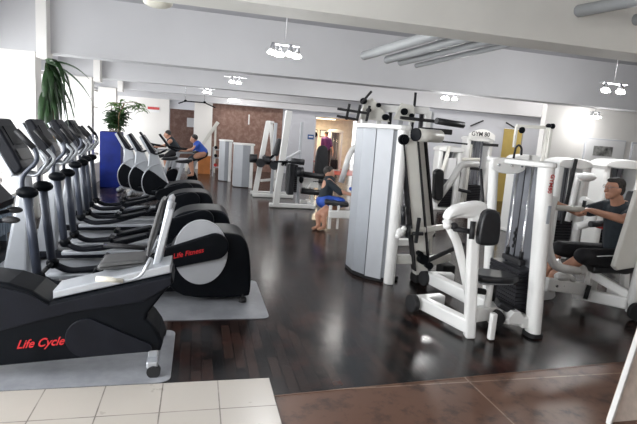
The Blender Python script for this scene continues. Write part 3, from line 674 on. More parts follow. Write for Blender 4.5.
obj('grip', B().tube([(2.45,4.9,1.82),(2.80,4.95,1.80)],.035,12), 'pad', t)
obj('pivot_wheel', B().cyl((2.11,4.90,1.60),(2.11,4.95,1.60),.055).cyl((2.11,4.885,1.60),(2.11,4.90,1.60),.03), 'black', t)
obj('lower_bar', B().bar((2.10,5.05,.27),(2.52,5.05,.27),.10,.10,.015).bar((2.5,5.1,.20),(3.0,5.3,.24),.1,.1,.015), 'cream', t)
obj('cross_bar', B().bar((2.18,4.9,.60),(2.72,5.0,.66),.05,.06,.01).bar((2.45,5.0,.42),(2.62,5.05,.62),.06,.08,.01), 'cream', t)
obj('link_arm', B().bar((2.50,4.88,.29),(2.98,4.95,.48),.03,.045,.006), 'blackm', t)
obj('pivot', B().cyl((2.46,4.86,.31),(2.46,4.94,.31),.055).cyl((2.54,4.86,.24),(2.54,4.94,.24),.04).cyl((2.42,4.86,.37),(2.42,4.94,.37),.03), 'black', t)
obj('handle_knob', B().ell((2.14,4.84,.62),(.05,.03,.05)).ell((2.11,4.83,.58),(.03,.03,.03)).ell((2.17,4.83,.66),(.03,.03,.03)).tube([(2.14,4.85,.62),(2.24,4.9,.61)],.016), 'white', t)
obj('adjuster', B().tube([(2.17,4.86,.70),(2.155,4.86,.90)],.026,12).cyl((2.24,4.87,.56),(2.24,4.87,.70),.03).tube([(2.3,4.88,.60),(2.42,4.88,.60)],.022,8).bar((2.34,4.86,.50),(2.35,4.86,.78),.03,.035,.005), 'pad', t)
obj('arm_pad', B().prism(capsule2((2.74,.98),(2.72,1.24),.055,8), 5.2, 5.3, 'y', .02), 'pad', t)
obj('arm_pad', B().prism(capsule2((2.235,.98),(2.215,1.26),.05,8), 5.45, 5.54, 'y', .02), 'pad', t)
obj('swing_arm', B().bend([(2.75,5.3,.9),(2.95,5.3,1.20),(3.02,5.3,1.36),(3.3,5.4,1.37)],.04,12), 'white', t)
obj('swing_arm', B().bar((2.235,5.5,.8),(2.20,5.5,1.62),.05,.05), 'white', t)
obj('plate_tab', B().bar((2.70,5.2,.30),(2.68,5.2,.60),.03,.035,.005), 'cream', t)
obj('foot', B().box(2.44,2.6,4.98,5.14,0,.10,.02), 'rubber', t)
obj('foot', B().box(2.9,3.06,5.2,5.4,0,.15,.02), 'rubber', t)

# machine behind the tower, of which the top shows
t = thing('cable_station', 'tall white cable machine behind the grey tower, only its top and black ladder grip showing', 'weight machine', (2.9,7.0,0))
obj('frame', B().bar((2.35,7.0,0),(2.35,7.0,2.0),.09,.09).bar((3.35,7.0,0),(3.35,7.0,2.05),.09,.09).bar((2.35,7.0,2.02),(3.35,7.0,2.05),.1,.1,.01).bar((2.3,6.9,.05),(3.4,6.9,.05),.1,.1), 'white', t)
obj('pulley_plate', B().prism([(2.25,1.85),(2.30,2.10),(2.42,2.16),(2.62,1.98),(2.72,1.84)], 6.9, 6.93, 'y', .008).prism([(2.75,1.88),(2.85,2.12),(3.05,2.10),(3.10,1.86)], 6.86, 6.89, 'y', .008), 'cream', t)
for x, z, r in ((2.36,1.98,.03),(2.62,1.90,.045),(2.27,2.10,.045),(2.9,2.0,.05),(3.02,1.95,.035),(2.5,2.06,.03)):
    obj('pulley', B().cyl((x,6.82,z),(x,6.88,z),r,18), 'black', t)
lg = B().bar((1.88,6.8,1.96),(2.34,6.8,1.93),.03,.035,.005).bar((1.88,6.8,1.86),(2.20,6.8,1.83),.03,.035,.005)
for x in (2.02,2.18,2.32): lg.bar((x,6.8,1.82),(x+.03,6.8,2.04),.03,.035,.005)
lg.bar((2.22,6.8,2.06),(2.36,6.8,2.24),.03,.03,.005)
obj('ladder_grip', lg, 'blackm', t)
for k in range(6):
    x = 2.62+.17*k
    obj('guide_rod', B().bar((x,7.1,1.62),(x,7.1,2.04),.04,.05 if k%2 else .07,.005), ['white','steel','shroud'][k%3], t)
obj('guide_rod', B().tube([(3.12,7.0,1.7),(3.12,7.0,2.3)],.02,8), 'blackm', t)

# ================================================================== generic open weight stack
def stack(x, y, h, w, d, label, rz=0, plates=12, group=None, name='weight_stack_machine', hood=True, extra=None):
    """open stack: two columns at +-w/2 along local x, plates, rods, hood. front faces -y"""
    t = thing(name, label, 'weight machine', (x,y,0), group)
    for s in (-1,1):
        obj('column', B().prism(rrect(x+s*w/2-.06,x+s*w/2+.06,y-d/2,y+d/2,.05), 0.02, h, 'z', .004), 'white', t)
        obj('guide_rod', B().tube([(x+s*w*.17,y,.1),(x+s*w*.17,y,h-.05)],.011,8), 'chrome', t)
    obj('base', B().box(x-w/2-.07,x+w/2+.07,y-d/2,y+d/2,0,.06,.015), 'white', t)
    for i in range(plates): obj('weight_plate', B().box(x-w*.3,x+w*.3,y-d*.35,y+d*.35,.08+i*.042,.118+i*.042,.003), 'steel', t)
    obj('back_panel', B().box(x-w/2+.06,x+w/2-.06,y+d/2-.02,y+d/2-.012,.06,h-.04), 'acrylic', t)
    obj('cable', B().tube([(x,y,.1+plates*.042),(x,y,h-.05)],.005,6), 'blackm', t)
    o = smooth2([(x-w/2-.08,h-.06),(x-w/2-.07,h+.04),(x-.1,h+.085),(x+.1,h+.085),(x+w/2+.07,h+.04),(x+w/2+.08,h-.06)],1)
    obj('hood', B().prism(o, y-d/2-.02, y+d/2+.02, 'y', .015), 'white', t)
    if extra: extra(t, x, y)
    if rz: t.rotation_euler.z = rz
    return t

# background machines against the grey wall
def ex1(t, x, y):
    b = B()
    o = [(x-.36+.72*i/16, 1.86+.13*math.sin(PI*i/16)) for i in range(17)]
    o2 = [(x+.36-.72*i/16, 1.72+.09*math.sin(PI*i/16)) for i in range(17)]
    s = obj('sign_arch', B().prism(o+o2, y-.2, y-.14, 'y', .008), 'white', t)
    text('lettering', 'GYM 80', .15, (x-.06,y-.205,1.865), FRONT, 'blackm', s)
    obj('black_bar', B().bar((x-.02,y-.3,1.62),(x+.4,y-.3,1.62),.05,.07,.01), 'blackm', t); obj('black_bar', B().bar((x-.35,y-.3,1.02),(x-.05,y-.3,1.0),.05,.07,.01), 'blackm', t)
    obj('press_arm', B().bend([(x-.75,y-.5,.7),(x-.68,y-.5,1.22),(x-.2,y-.5,1.24)],.05,12).bar((x-.4,y-.4,.2),(x-.4,y-.4,1.6),.05,.05), 'cream', t)
    obj('seat_pad', B().bar((x-.75,y-.6,.5),(x-.45,y-.6,.45),.3,.08,.03).bar((x-.82,y-.6,.5),(x-.8,y-.6,.95),.25,.08,.03), 'pad', t)
    obj('seat_frame', B().bar((x-.6,y-.6,.05),(x-.6,y-.6,.46),.07,.07).bar((x-.9,y-.5,.05),(x+.3,y-.3,.05),.1,.09,.02), 'cream', t)
stack(6.9, 11.4, 1.75, .62, .3, 'white weight machine with a lettered arch before the grey wall', extra=ex1)
stack(5.8, 10.8, 1.45, .5, .3, 'white weight machine with instruction panel, just left of the lettered arch machine', extra=lambda t,x,y: (
    obj('instruction_panel', B().box(x-.14,x+.14,y-.17,y-.16,.75,1.25,.004), 'paper', t), obj('pulldown_bar', B().bar((x-.45,y-.3,1.62),(x+.3,y-.3,1.6),.03,.04), 'blackm', t),
    obj('arm', B().bend([(x-.25,y-.2,.3),(x-.3,y-.4,1.0),(x-.1,y-.2,1.5)],.045,10),'cream',t), obj('roller', B().cyl((x-.3,y-.45,.6),(x-.1,y-.45,.6),.06), 'pad', t)))
def ex2(t, x, y):
    obj('crossbar', B().bar((x-.3,y,2.0),(x+.5,y,2.02),.06,.06).bar((x+.45,y,0),(x+.45,y,2.02),.06,.06).bar((x-.3,y,1.6),(x-.3,y,2.0),.05,.05), 'cream', t)
    obj('pulley', B().cyl((x-.2,y-.05,1.93),(x-.2,y-.02,1.93),.06), 'black', t); obj('pulley', B().cyl((x+.45,y-.05,2.05),(x+.45,y,2.05),.05), 'black', t)
    obj('cable_handle', B().bend([(x-.35,y-.1,1.36),(x-.33,y-.1,1.6),(x-.27,y-.1,1.66),(x-.2,y-.1,1.6),(x-.18,y-.1,1.36)],.02,8), 'blackm', t)
stack(6.1, 8.3, 1.4, .5, .3, 'white cable machine with tall mast in front of the yellow door', extra=ex2)
def ex3(t, x, y):
    obj('lever', B().bend([(x-.12,y-.3,.6),(x-.08,y-.3,.95),(x-.02,y-.25,1.3)],.04,10), 'white', t)
    obj('white_pad', B().ell((x+.02,y-.38,1.26),(.15,.08,.065)), 'white', t)
    obj('black_lever', B().bar((x-.14,y-.22,.55),(x-.06,y-.22,1.50),.03,.05), 'blackm', t)
    obj('elbow_arm', B().bend([(x-.1,y-.5,.95),(x+.12,y-.5,.86),(x+.12,y-.5,.62),(x-.1,y-.45,.55)],.055,12,rad=.1), 'white', t)
    obj('grip', B().tube([(x+.0,y-.6,.62),(x+.3,y-.6,.64)],.045,12), 'pad', t)
    obj('seat', B().box(x+.2,x+.5,y-.75,y-.45,.55,.62,.03), 'redc', t, label='red seat')
    obj('seat_frame', B().bar((x+.35,y-.6,.04),(x+.35,y-.6,.55),.08,.08).bar((x-.1,y-.6,.05),(x+.6,y-.6,.05),.1,.09), 'white', t)
stack(5.35, 6.3, 1.42, .44, .32, 'white weight stack with a rounded white pad, behind the seated man in black', extra=ex3)
stack(6.45, 6.5, 1.45, .62, .32, 'white weight stack machine directly behind the head of the seated man, at right', plates=8)

# ================================================================== ROW MACHINE (right foreground)
t = thing('row_machine', 'white seated row machine with black chest pad and weight stack in the right foreground', 'weight machine', (2.5,3.8,0))
def leancol(x0, x1, y0, y1, r, z0, z1, dx):
    b = B().prism(rrect(x0,x1,y0,y1,r), z0, z1, 'z', .008)
    for v in b.bm.verts: v.co.x += dx*(v.co.z-z0)/(z1-z0)
    return b
obj('column', leancol(2.82,2.93,3.44,3.58,.05,.03,1.50,-.10), 'white', t)
obj('column_foot', B().prism(rrect(2.805,2.945,3.43,3.59,.05), 0, .035, 'z', .004), 'rubber', t)
obj('column', leancol(2.80,2.88,4.12,4.22,.04,0,1.46,-.12), 'white', t)
text('lettering', 'GYM80', .05, (2.785,3.435,1.33), Matrix.Rotation(PI/2+.07,3,'Y') @ FRONT, 'redc', t)
obj('label_plate', B().box(2.79,2.82,3.432,3.439,1.0,1.15,.002), 'shroud_dk', t)
obj('hood', B().prism(smooth2([(2.72,3.42),(2.84,3.42),(2.86,3.6),(2.84,4.15),(2.80,4.24),(2.68,4.24),(2.62,4.12),(2.62,3.6)],2), 1.455, 1.50, 'z', .018), 'white', t)
obj('hood_plate', B().prism(smooth2([(2.50,1.46),(2.52,1.495),(2.70,1.505),(2.82,1.495),(2.87,1.45),(2.84,1.40),(2.76,1.365),(2.60,1.365),(2.52,1.40)],2), 3.86, 3.90, 'y', .012), 'white', t)
b = B()
for x in (2.57,2.70,2.80): b.cyl((x,3.852,1.44),(x,3.862,1.44),.012,10)
obj('bolts', b, 'chrome', t)
for y in (3.74,3.94): obj('guide_rod', B().tube([(2.83,y,.1),(2.83,y,1.47)],.013,10), 'chrome', t)
obj('cable', B().tube([(2.83,3.84,.6),(2.83,3.84,1.47)],.005,6), 'blackm', t)
for i in range(13): obj('weight_plate', B().box(2.74,2.93,3.62,4.06,.10+i*.035,.131+i*.035,.003), 'steel', t)
obj('selector', B().box(2.80,2.86,3.70,3.98,.57,.62,.01).cyl((2.83,3.74,.62),(2.83,3.74,.69),.02,10).cyl((2.83,3.94,.62),(2.83,3.94,.69),.02,10), 'blackm', t)
obj('shroud', B().box(2.905,2.912,3.58,4.1,.08,1.46), 'acrylic', t)
b = B()
for i in range(6): b.ell((2.81+.012*(i%2),3.845,.72+i*.03),(.012,.012,.02),8)
obj('adjust_chain', b, 'blackm', t)
obj('base_bar', B().bar((2.80,3.5,.12),(2.80,4.2,.12),.09,.10,.012).prism([(2.62,.17),(2.66,.22),(2.72,.22),(2.76,.17),(2.76,.11),(2.62,.11)],3.5,3.6,'y',.005), 'white', t)
obj('main_post', B().bar((2.27,3.52,.0),(2.19,3.54,1.06),.10,.085,.018), 'white', t)
obj('near_beam', B().bar((2.10,4.10,.10),(2.26,3.50,.10),.09,.12,.015).bar((2.02,4.10,.10),(2.34,4.16,.10),.1,.12,.015), 'white', t)
obj('far_beam', B().bar((2.54,4.84,.12),(2.62,3.74,.16),.10,.13,.015).bar((2.48,4.84,.12),(2.80,4.80,.12),.1,.12,.015).bar((2.62,3.78,.14),(2.56,3.60,.14),.13,.15,.03), 'white', t)
for p in ((2.0,4.09,.10),(2.48,4.84,.11)): obj('end_cap', B().cyl((p[0]-.03,p[1]-.01,p[2]),(p[0]+.025,p[1],p[2]),.08,24), 'rubber', t)
obj('end_cap', B().cyl((2.555,3.605,.14),(2.54,3.56,.14),.07,24), 'rubber', t)
obj('beam_link', B().bar((2.28,3.52,.20),(2.60,3.68,.16),.09,.12,.015).bar((2.60,3.7,.12),(2.84,3.6,.10),.09,.10,.015), 'white', t)
obj('seat_post', B().bar((2.42,3.44,.01),(2.42,3.44,.24),.05,.05,.01).tube([(2.46,3.60,.18),(2.46,3.60,.48)],.03,14), 'white', t)
obj('seat', B().prism(smooth2([(2.30,3.62),(2.32,3.80),(2.48,3.86),(2.66,3.78),(2.74,3.60),(2.66,3.52),(2.46,3.52)],2), .455, .515, 'z', .022), 'pad', t)
obj('seat_plate', B().box(2.36,2.66,3.56,3.78,.44,.455,.004), 'silver', t)
obj('adjuster', B().tube([(2.52,3.62,.28),(2.52,3.62,.44)],.018,10).bar((2.58,3.66,.26),(2.74,3.6,.18),.14,.06,.02).bar((2.44,3.62,.36),(2.32,3.62,.38),.05,.05,.015), 'pad', t)
obj('chest_pad', B().prism(smooth2([(2.19,.83),(2.20,1.04),(2.24,1.10),(2.34,1.10),(2.38,1.03),(2.39,.83),(2.35,.805),(2.23,.805)],2), 3.43, 3.53, 'y', .025), 'pad', t)
obj('pad_arm', B().tube([(2.32,3.52,1.06),(2.36,3.50,1.04)],.03).box(2.31,2.375,3.46,3.50,.98,1.08,.008).tube([(2.32,3.6,1.02),(2.33,3.75,1.4)],.013,8), 'blackm', t)
obj('shoulder', B().prism(smooth2([(1.92,.98),(1.96,1.09),(2.08,1.135),(2.24,1.16),(2.29,1.12),(2.26,1.03),(2.16,1.01),(2.03,1.02)],2), 3.49, 3.60, 'y', .025), 'white', t)
obj('swing_arm', B().bend([(1.98,3.60,.98),(2.10,3.60,.80),(2.19,3.62,.60),(2.34,3.66,.22)],.036,14,rad=.05), 'white', t)
obj('handle', B().tube([(2.0,3.50,.93),(2.16,3.47,.91)],.022,10).ell((2.00,3.5,.95),(.032,.03,.03)).tube([(2.13,3.44,.86),(2.14,3.46,1.0)],.022,10), 'blackm', t)
obj('handle_knob', B().ell((1.94,3.5,.95),(.035,.03,.03)), 'white', t)

# ================================================================== CHEST PRESS (far right)
t = thing('chest_press', 'white chest press frame that the man in black sits in, cut by the right edge', 'weight machine', (4.2,4.0,0))
obj('backrest_shell', B().prism([(4.05,.50),(4.18,1.27),(4.26,1.29),(4.62,1.29),(4.52,.52),(4.10,.46)], 3.93, 3.99, 'y', .02), 'cream', t)
obj('backrest', B().bar((4.50,4.32,.55),(4.66,4.32,1.22),.36,.07,.03), 'pad', t)
obj('rear_post', B().bend([(4.52,3.9,1.0),(4.42,3.9,.80),(4.33,3.88,.55),(4.27,3.86,.14)],.058,14,rad=.15), 'white', t)
obj('post_strut', B().bar((4.45,3.88,.62),(4.9,3.88,.60),.08,.08,.02), 'white', t); obj('post_strut', B().bar((4.62,4.3,.1),(4.55,4.3,.6),.07,.07), 'white', t)
obj('base_bar', B().bar((4.24,3.86,.10),(5.1,3.9,.10),.10,.12,.02).bar((4.24,3.88,.14),(3.96,4.3,.12),.10,.12,.02).bar((4.3,3.9,.2),(3.95,4.35,.42),.10,.09,.02).bar((4.62,3.9,.08),(4.62,4.5,.08),.09,.09,.02), 'white', t)
obj('foot_plate', B().bar((3.58,4.28,.22),(3.98,4.20,.19),.08,.13,.012), 'white', t)
b = B()
for x in (3.66,3.76): b.cyl((x,4.215,.215),(x,4.205,.215),.014,10)
obj('bolts', b, 'chrome', t)
obj('end_cap', B().cyl((3.97,4.16,.17),(4.0,4.13,.165),.075,24), 'rubber', t); obj('end_cap', B().cyl((4.24,3.80,.09),(4.24,3.76,.09),.085,24), 'rubber', t)
obj('seat', B().box(4.0,4.52,4.12,4.55,.37,.45,.03), 'pad', t)
obj('seat_post', B().bar((4.2,4.33,.1),(4.2,4.33,.38),.09,.09,.01).tube([(4.02,4.2,.16),(4.02,4.2,.38)],.028), 'white', t)
obj('foot_lever', B().bend([(3.64,4.25,.48),(3.74,4.22,.36),(3.85,4.2,.28)],.03,10).ell((3.74,4.24,.31),(.10,.06,.05)), 'white', t)
obj('press_arm', B().bend([(3.38,4.1,1.16),(3.35,4.1,.95),(3.40,4.1,.62),(3.50,4.1,.45),(3.82,4.14,.40)],.042,14,rad=.12), 'white', t)
obj('press_arm', B().bend([(3.50,4.62,1.14),(3.47,4.62,.9),(3.50,4.62,.6),(3.60,4.6,.44),(3.9,4.5,.40)],.034,14,rad=.15), 'white', t)
for y in (4.1,4.62): obj('grip', B().tube([(3.40,y,1.05),(3.74,y+.0,1.04)],.028,12), 'cream', t); obj('grip_knob', B().tube([(3.73,y,1.0),(3.74,y,1.13)],.018,10), 'pad', t)

# ================================================================== PEOPLE
def tcap(bm, p0, r0, p1, r1, n=14):
    b = B.__new__(B); b.bm = bm
    p0, p1 = Vector(p0), Vector(p1)
    b.tube([p0, p1], [r0, r1], n); b.ell(p0, (r0,)*3, n); b.ell(p1, (r1,)*3, n)
def remesh(name, b, voxel, m, parent, sm=6):
    o = obj(name, b, m, parent)
    md = o.modifiers.new('r', 'REMESH'); md.mode = 'VOXEL'; md.voxel_size = voxel; md.use_smooth_shade = True
    s = o.modifiers.new('s', 'SMOOTH'); s.factor = .5; s.iterations = sm
    dg = bpy.context.evaluated_depsgraph_get(); me = bpy.data.meshes.new_from_object(o.evaluated_get(dg)); o.modifiers.clear()
    for p in me.polygons: p.use_smooth = True
    o.data = me; return o
def chain(b, pts, rs):
    for i in range(len(pts)-1): tcap(b.bm, pts[i], rs[i], pts[i+1], rs[i+1])
def head(b, c, face, s=1.0):
    """c centre of skull; face unit vector (xy)"""
    c = Vector(c); f = Vector((face[0],face[1],face[2] if len(face)>2 else 0)).normalized(); l = Vector((-f.y,f.x,0)); up = f.cross(l)
    if up.z < 0: up = -up
    b.ell(c, (.082*s,)*2+(.105*s,)); b.ell(c-f*.03*s+up*.02*s, (.082*s,.08*s,.082*s)); b.ell(c+f*.03*s-up*.055*s, (.055*s,.055*s,.055*s))
    b.ell(c+f*.062*s-up*.085*s, (.028*s,)*3)
    tcap(b.bm, c+f*.08*s+up*.02*s, .010*s, c+f*.106*s-up*.022*s, .016*s, 8)       # nose
    b.ell(c+f*.082*s-up*.055*s, (.018*s,.018*s,.009*s)); b.ell(c+f*.08*s-up*.068*s, (.016*s,.016*s,.008*s))
    for s_ in (-1,1):
        b.ell(c+l*s_*.083*s-up*.01*s, (.018*s,.012*s,.034*s)); b.ell(c+f*.07*s+l*s_*.03*s+up*.022*s, (.018*s,.018*s,.009*s))
def hand(b, w, d, up, curl, s=1.0, side=1):
    """w wrist, d forward direction, up = back of hand, curl 0..1"""
    w, d, up = Vector(w), Vector(d).normalized(), Vector(up).normalized(); l = d.cross(up).normalized()*side
    for k in (-1.2,-.4,.4,1.2): tcap(b.bm, w, .022*s, w+d*.08*s+l*.02*k*s, .013*s, 8)
    for k, L in ((-1.5,.062),(-.5,.08),(.5,.086),(1.5,.075)):
        p = w+d*.085*s+l*.019*k*s; dd = d.copy(); rr = .0098*s
        for j in range(3):
            dd = (dd - up*curl*.9).normalized(); q = p+dd*L*s*(.45,.3,.25)[j]; tcap(b.bm, p, rr, q, rr*.92, 8); p = q; rr *= .92; 
            up2 = up
    p = w+d*.025*s+l*.025*s; q = p+(d*.6+l*.7-up*.3*curl).normalized()*.04*s; tcap(b.bm, p, .014*s, q, .012*s, 8)
    tcap(b.bm, q, .012*s, q+(d*.85+l*.1-up*.6*curl).normalized()*.038*s, .010*s, 8)

# man in black on the chest press
t = thing('person', 'man with dark hair and glasses in black t-shirt and shorts, seated gripping the press', 'person', (4.3,4.34,0))
hc = Vector((4.225,4.33,1.245)); FX = (-1,-.05,-.08)
b = B(); head(b, hc, FX)
tcap(b.bm, (4.27,4.33,1.17), .06, (4.33,4.34,1.06), .07)
chain(b, [(4.38,4.20,1.01),(4.38,4.48,1.01)], [.08,.08]); chain(b, [(4.38,4.34,1.0),(4.40,4.34,.78),(4.44,4.34,.52)], [.13,.14,.145])
chain(b, [(4.36,4.13,1.02),(4.10,4.03,.965),(3.83,4.08,1.02),(3.76,4.09,1.035)], [.062,.046,.032,.026])
chain(b, [(4.36,4.55,1.02),(4.12,4.64,.93),(3.86,4.62,1.0),(3.79,4.62,1.03)], [.062,.046,.032,.026])
hand(b, (3.76,4.09,1.04), (-1,.0,.0), (0,-.25,1), .62, 1.0, 1); hand(b, (3.79,4.62,1.04), (-1,0,.0), (0,.25,1), .62, 1.0, -1)
for y, ky, ay, ax in ((4.22,4.16,4.42,3.67),(4.46,4.52,4.62,3.74)):
    chain(b, [(4.42,y,.50),(3.83,ky,.54),(ax+.01,ay-.06,.30),(ax,ay,.10)], [.095,.065,.052,.038])
    chain(b, [(ax+.03,ay,.05),(ax-.15,ay,.03)], [.036,.026])
remesh('body', b, .007, 'skin', t, 3)
b = B()
chain(b, [(4.38,4.20,1.01),(4.38,4.48,1.01)], [.095,.095]); chain(b, [(4.38,4.34,.985),(4.40,4.34,.78),(4.44,4.34,.53)], [.145,.158,.165])
chain(b, [(4.37,4.14,1.02),(4.20,4.075,.985)], [.08,.072]); chain(b, [(4.37,4.54,1.02),(4.22,4.60,.965)], [.08,.072])
b.ell((4.34,4.335,1.05),(.085,.085,.05))
remesh('t_shirt', b, .012, 'tshirt', t, 4)
b = B(); chain(b, [(4.44,4.26,.48),(4.44,4.42,.48)], [.15,.15])
for y, ky in ((4.22,4.17),(4.46,4.51)): chain(b, [(4.42,y,.50),(3.82,ky,.545)], [.12,.088])
remesh('shorts', b, .012, 'shorts', t, 4)
obj('stripe', B().tube([(4.30,4.105,.56),(4.1,4.09,.575),(3.92,4.095,.565)],.006,6), 'sock', t, label='white stripe on the shorts')
b = B(); b.ell(hc+Vector((.034,0,.048)), (.088,.086,.076)); b.ell(hc+Vector((.058,0,-.005)), (.060,.080,.085)); b.ell(hc+Vector((-.02,0,.085)), (.055,.06,.03))
b.ell(hc+Vector((.01,-.07,.02)), (.028,.022,.045)); b.ell(hc+Vector((.01,.07,.02)), (.028,.022,.045))
remesh('hair', b, .010, 'hair', t, 2)
g = B()
for s in (-1,1):
    g.tube([hc+Vector((-.088,s*.032+.022*math.cos(a),.018+.018*math.sin(a))) for a in [2*PI*i/12 for i in range(13)]], .0022, 6)
    g.tube([hc+Vector((-.086,s*.055,.02)), hc+Vector((0,s*.086,.012))], .0025, 6)
g.tube([hc+Vector((-.09,-.01,.02)), hc+Vector((-.09,.01,.02))], .002, 6)
obj('glasses', g, 'glassrim', t)
for ay, ax in ((4.42,3.67),(4.62,3.74)):
    obj('sock', B().tube([(ax,ay,.20),(ax,ay,.09)],[.050,.048],14), 'sock', t)
    obj('shoe', B().prism(smooth2([(ax-.20,.0),(ax-.22,.035),(ax-.10,.09),(ax-.02,.125),(ax+.07,.12),(ax+.09,.0)],2), ay-.045, ay+.045, 'y', .015), 'sock', t)

def person(label, loc, parts, hc, face, cloth, top, legs, skinchains, hairm='hair', vox=.016, hs=1.0):
    t = thing('person', label, 'person', loc)
    b = B(); head(b, hc, face, hs)
    for p, r in skinchains: chain(b, p, r)
    for h_ in parts: hand(b, *h_)
    remesh('body', b, vox, 'skin', t, 2)
    b = B()
    for p, r in top: chain(b, p, r)
    remesh('shirt', b, vox, cloth[0], t, 3)
    b = B()
    for p, r in legs: chain(b, p, r)
    remesh('trousers', b, vox, cloth[1], t, 3)
    f = Vector((face[0],face[1],0)).normalized()
    b = B().ell(Vector(hc)-f*.022+Vector((0,0,.035)), (.092*hs,.092*hs,.085*hs), 14); obj('hair', b, hairm, t)
    return t
# person in dark shirt and blue shorts on the low bench
person('person in a dark shirt and blue shorts leaning forward over the low white bench', (2.3,8.4,0),
    [((2.62,8.05,.60),(1,0,-.1),(0,0,1),.3)], (2.28,8.45,.93), (.8,-.6,-.3), ('tshirt','bluecloth'),
    [([(2.28,8.42,.80),(2.22,8.45,.42)],[.10,.13]), ([(2.24,8.28,.78),(2.42,8.15,.62)],[.065,.055])],
    [([(2.2,8.42,.42),(2.42,8.1,.46)],[.12,.09]), ([(2.2,8.5,.42),(2.25,8.1,.42)],[.12,.09])],
    [([(2.28,8.43,.90),(2.28,8.42,.8)],[.05,.055]), ([(2.24,8.28,.80),(2.42,8.15,.64),(2.62,8.05,.60)],[.05,.038,.028]),
     ([(2.25,8.42,.75),(2.22,8.45,.45)],[.09,.11]), ([(2.22,8.4,.42),(2.40,8.10,.44),(2.12,7.98,.26),(2.12,7.95,.07)],[.1,.06,.05,.035]),
     ([(2.22,8.5,.42),(2.24,8.1,.40),(2.02,8.05,.24),(2.03,8.0,.07)],[.1,.06,.05,.035]), ([(2.12,7.95,.04),(2.0,7.85,.03)],[.035,.03]), ([(2.03,8.0,.04),(1.92,7.9,.03)],[.035,.03])])
# rider in blue
person('person in a bright blue top bent forward on the silver exercise bike', (.0,13.9,0),
    [((-.45,13.7,1.0),(-1,0,0),(0,0,1),.6)], (-.22,13.9,1.33), (-1,0,-.4), ('bluecloth','tshirt'),
    [([(-.12,13.9,1.18),(.02,13.9,.98)],[.11,.15]), ([(-.10,13.72,1.18),(-.22,13.68,1.05)],[.06,.05])],
    [([(.05,13.9,.95),(-.28,13.8,.78)],[.13,.08]), ([(.05,13.95,.95),(-.3,14.0,.68)],[.13,.08])],
    [([(-.2,13.9,1.28),(-.13,13.9,1.2)],[.05,.055]), ([(-.10,13.72,1.18),(-.25,13.66,1.05),(-.45,13.7,1.0)],[.05,.04,.028]),
     ([(-.12,13.9,1.15),(.02,13.9,.98)],[.1,.13]), ([(.03,13.85,.95),(-.28,13.8,.78),(-.22,13.78,.38)],[.11,.07,.04]), ([(.03,13.95,.95),(-.3,14.0,.68),(-.2,14.0,.3)],[.11,.07,.04]),
     ([(-.22,13.78,.36),(-.34,13.78,.34)],[.035,.03]), ([(-.2,14.0,.28),(-.32,14.0,.26)],[.035,.03])])
person('dark-haired person on the bike behind the rider in blue', (-.75,14.9,0),
    [((-1.15,14.75,1.03),(-1,0,0),(0,0,1),.5)], (-.86,14.9,1.40), (-1,0,-.2), ('tshirt','shorts'),
    [([(-.76,14.9,1.22),(-.60,14.9,.98)],[.12,.14])], [([(-.58,14.9,.95),(-.9,14.8,.75)],[.13,.08]), ([(-.58,14.95,.95),(-.9,15.0,.68)],[.13,.08])],
    [([(-.85,14.9,1.35),(-.77,14.9,1.22)],[.05,.1]), ([(-.76,14.72,1.22),(-.9,14.7,1.08),(-1.15,14.75,1.03)],[.06,.045,.03]), ([(-.76,14.9,1.2),(-.6,14.9,.98)],[.1,.12]),
     ([(-.9,14.8,.75),(-.85,14.78,.36)],[.07,.04]), ([(-.9,15.0,.68),(-.85,15.0,.3)],[.07,.04]), ([(-.85,14.78,.34),(-.97,14.78,.32)],[.035,.03]), ([(-.85,15,.28),(-.97,15,.26)],[.035,.03])])
person('person in a purple top standing with back turned in the room beyond the doorway', (5.15,20.6,0),
    [((5.38,20.4,.85),(0,0,-1),(1,0,0),.2)], (5.08,20.6,1.62), (0,1,0), ('purple','shorts'),
    [([(5.08,20.6,1.36),(5.14,20.6,1.0)],[.15,.16]), ([(4.93,20.6,1.38),(4.9,20.6,1.1)],[.08,.06]), ([(5.23,20.6,1.38),(5.32,20.5,1.1)],[.08,.06])],
    [([(5.08,20.6,.95),(5.06,20.6,.1)],[.12,.07]), ([(5.2,20.6,.95),(5.24,20.6,.1)],[.12,.07])],
    [([(5.08,20.6,1.55),(5.08,20.6,1.4)],[.055,.06]), ([(5.08,20.6,1.36),(5.14,20.6,.95)],[.13,.13]), ([(5.23,20.6,1.38),(5.34,20.5,1.1),(5.38,20.4,.85)],[.06,.045,.03]),
     ([(4.93,20.6,1.38),(4.9,20.6,1.1),(4.92,20.4,.9)],[.06,.045,.03]), ([(5.06,20.6,.9),(5.06,20.6,.08),(5.06,20.72,.04)],[.09,.045,.04]), ([(5.24,20.6,.9),(5.24,20.6,.08),(5.24,20.72,.04)],[.09,.045,.04])])

for o in list(COL.objects):
    if o.parent is None and o.get('category') == 'person':
        if 'glasses' in o['label']: o.location += Vector((.06,0,0))
        if 'bright blue top' in o['label']: o.location += Vector((.12,0,-.10))
        if 'dark-haired' in o['label']: o.location += Vector((.02,0,-.12))
        if 'purple' in o['label']: o.location += Vector((.38,.6,0))
for o in list(COL.objects):
    if o.name == 'weight_tower': o.location.x += .03
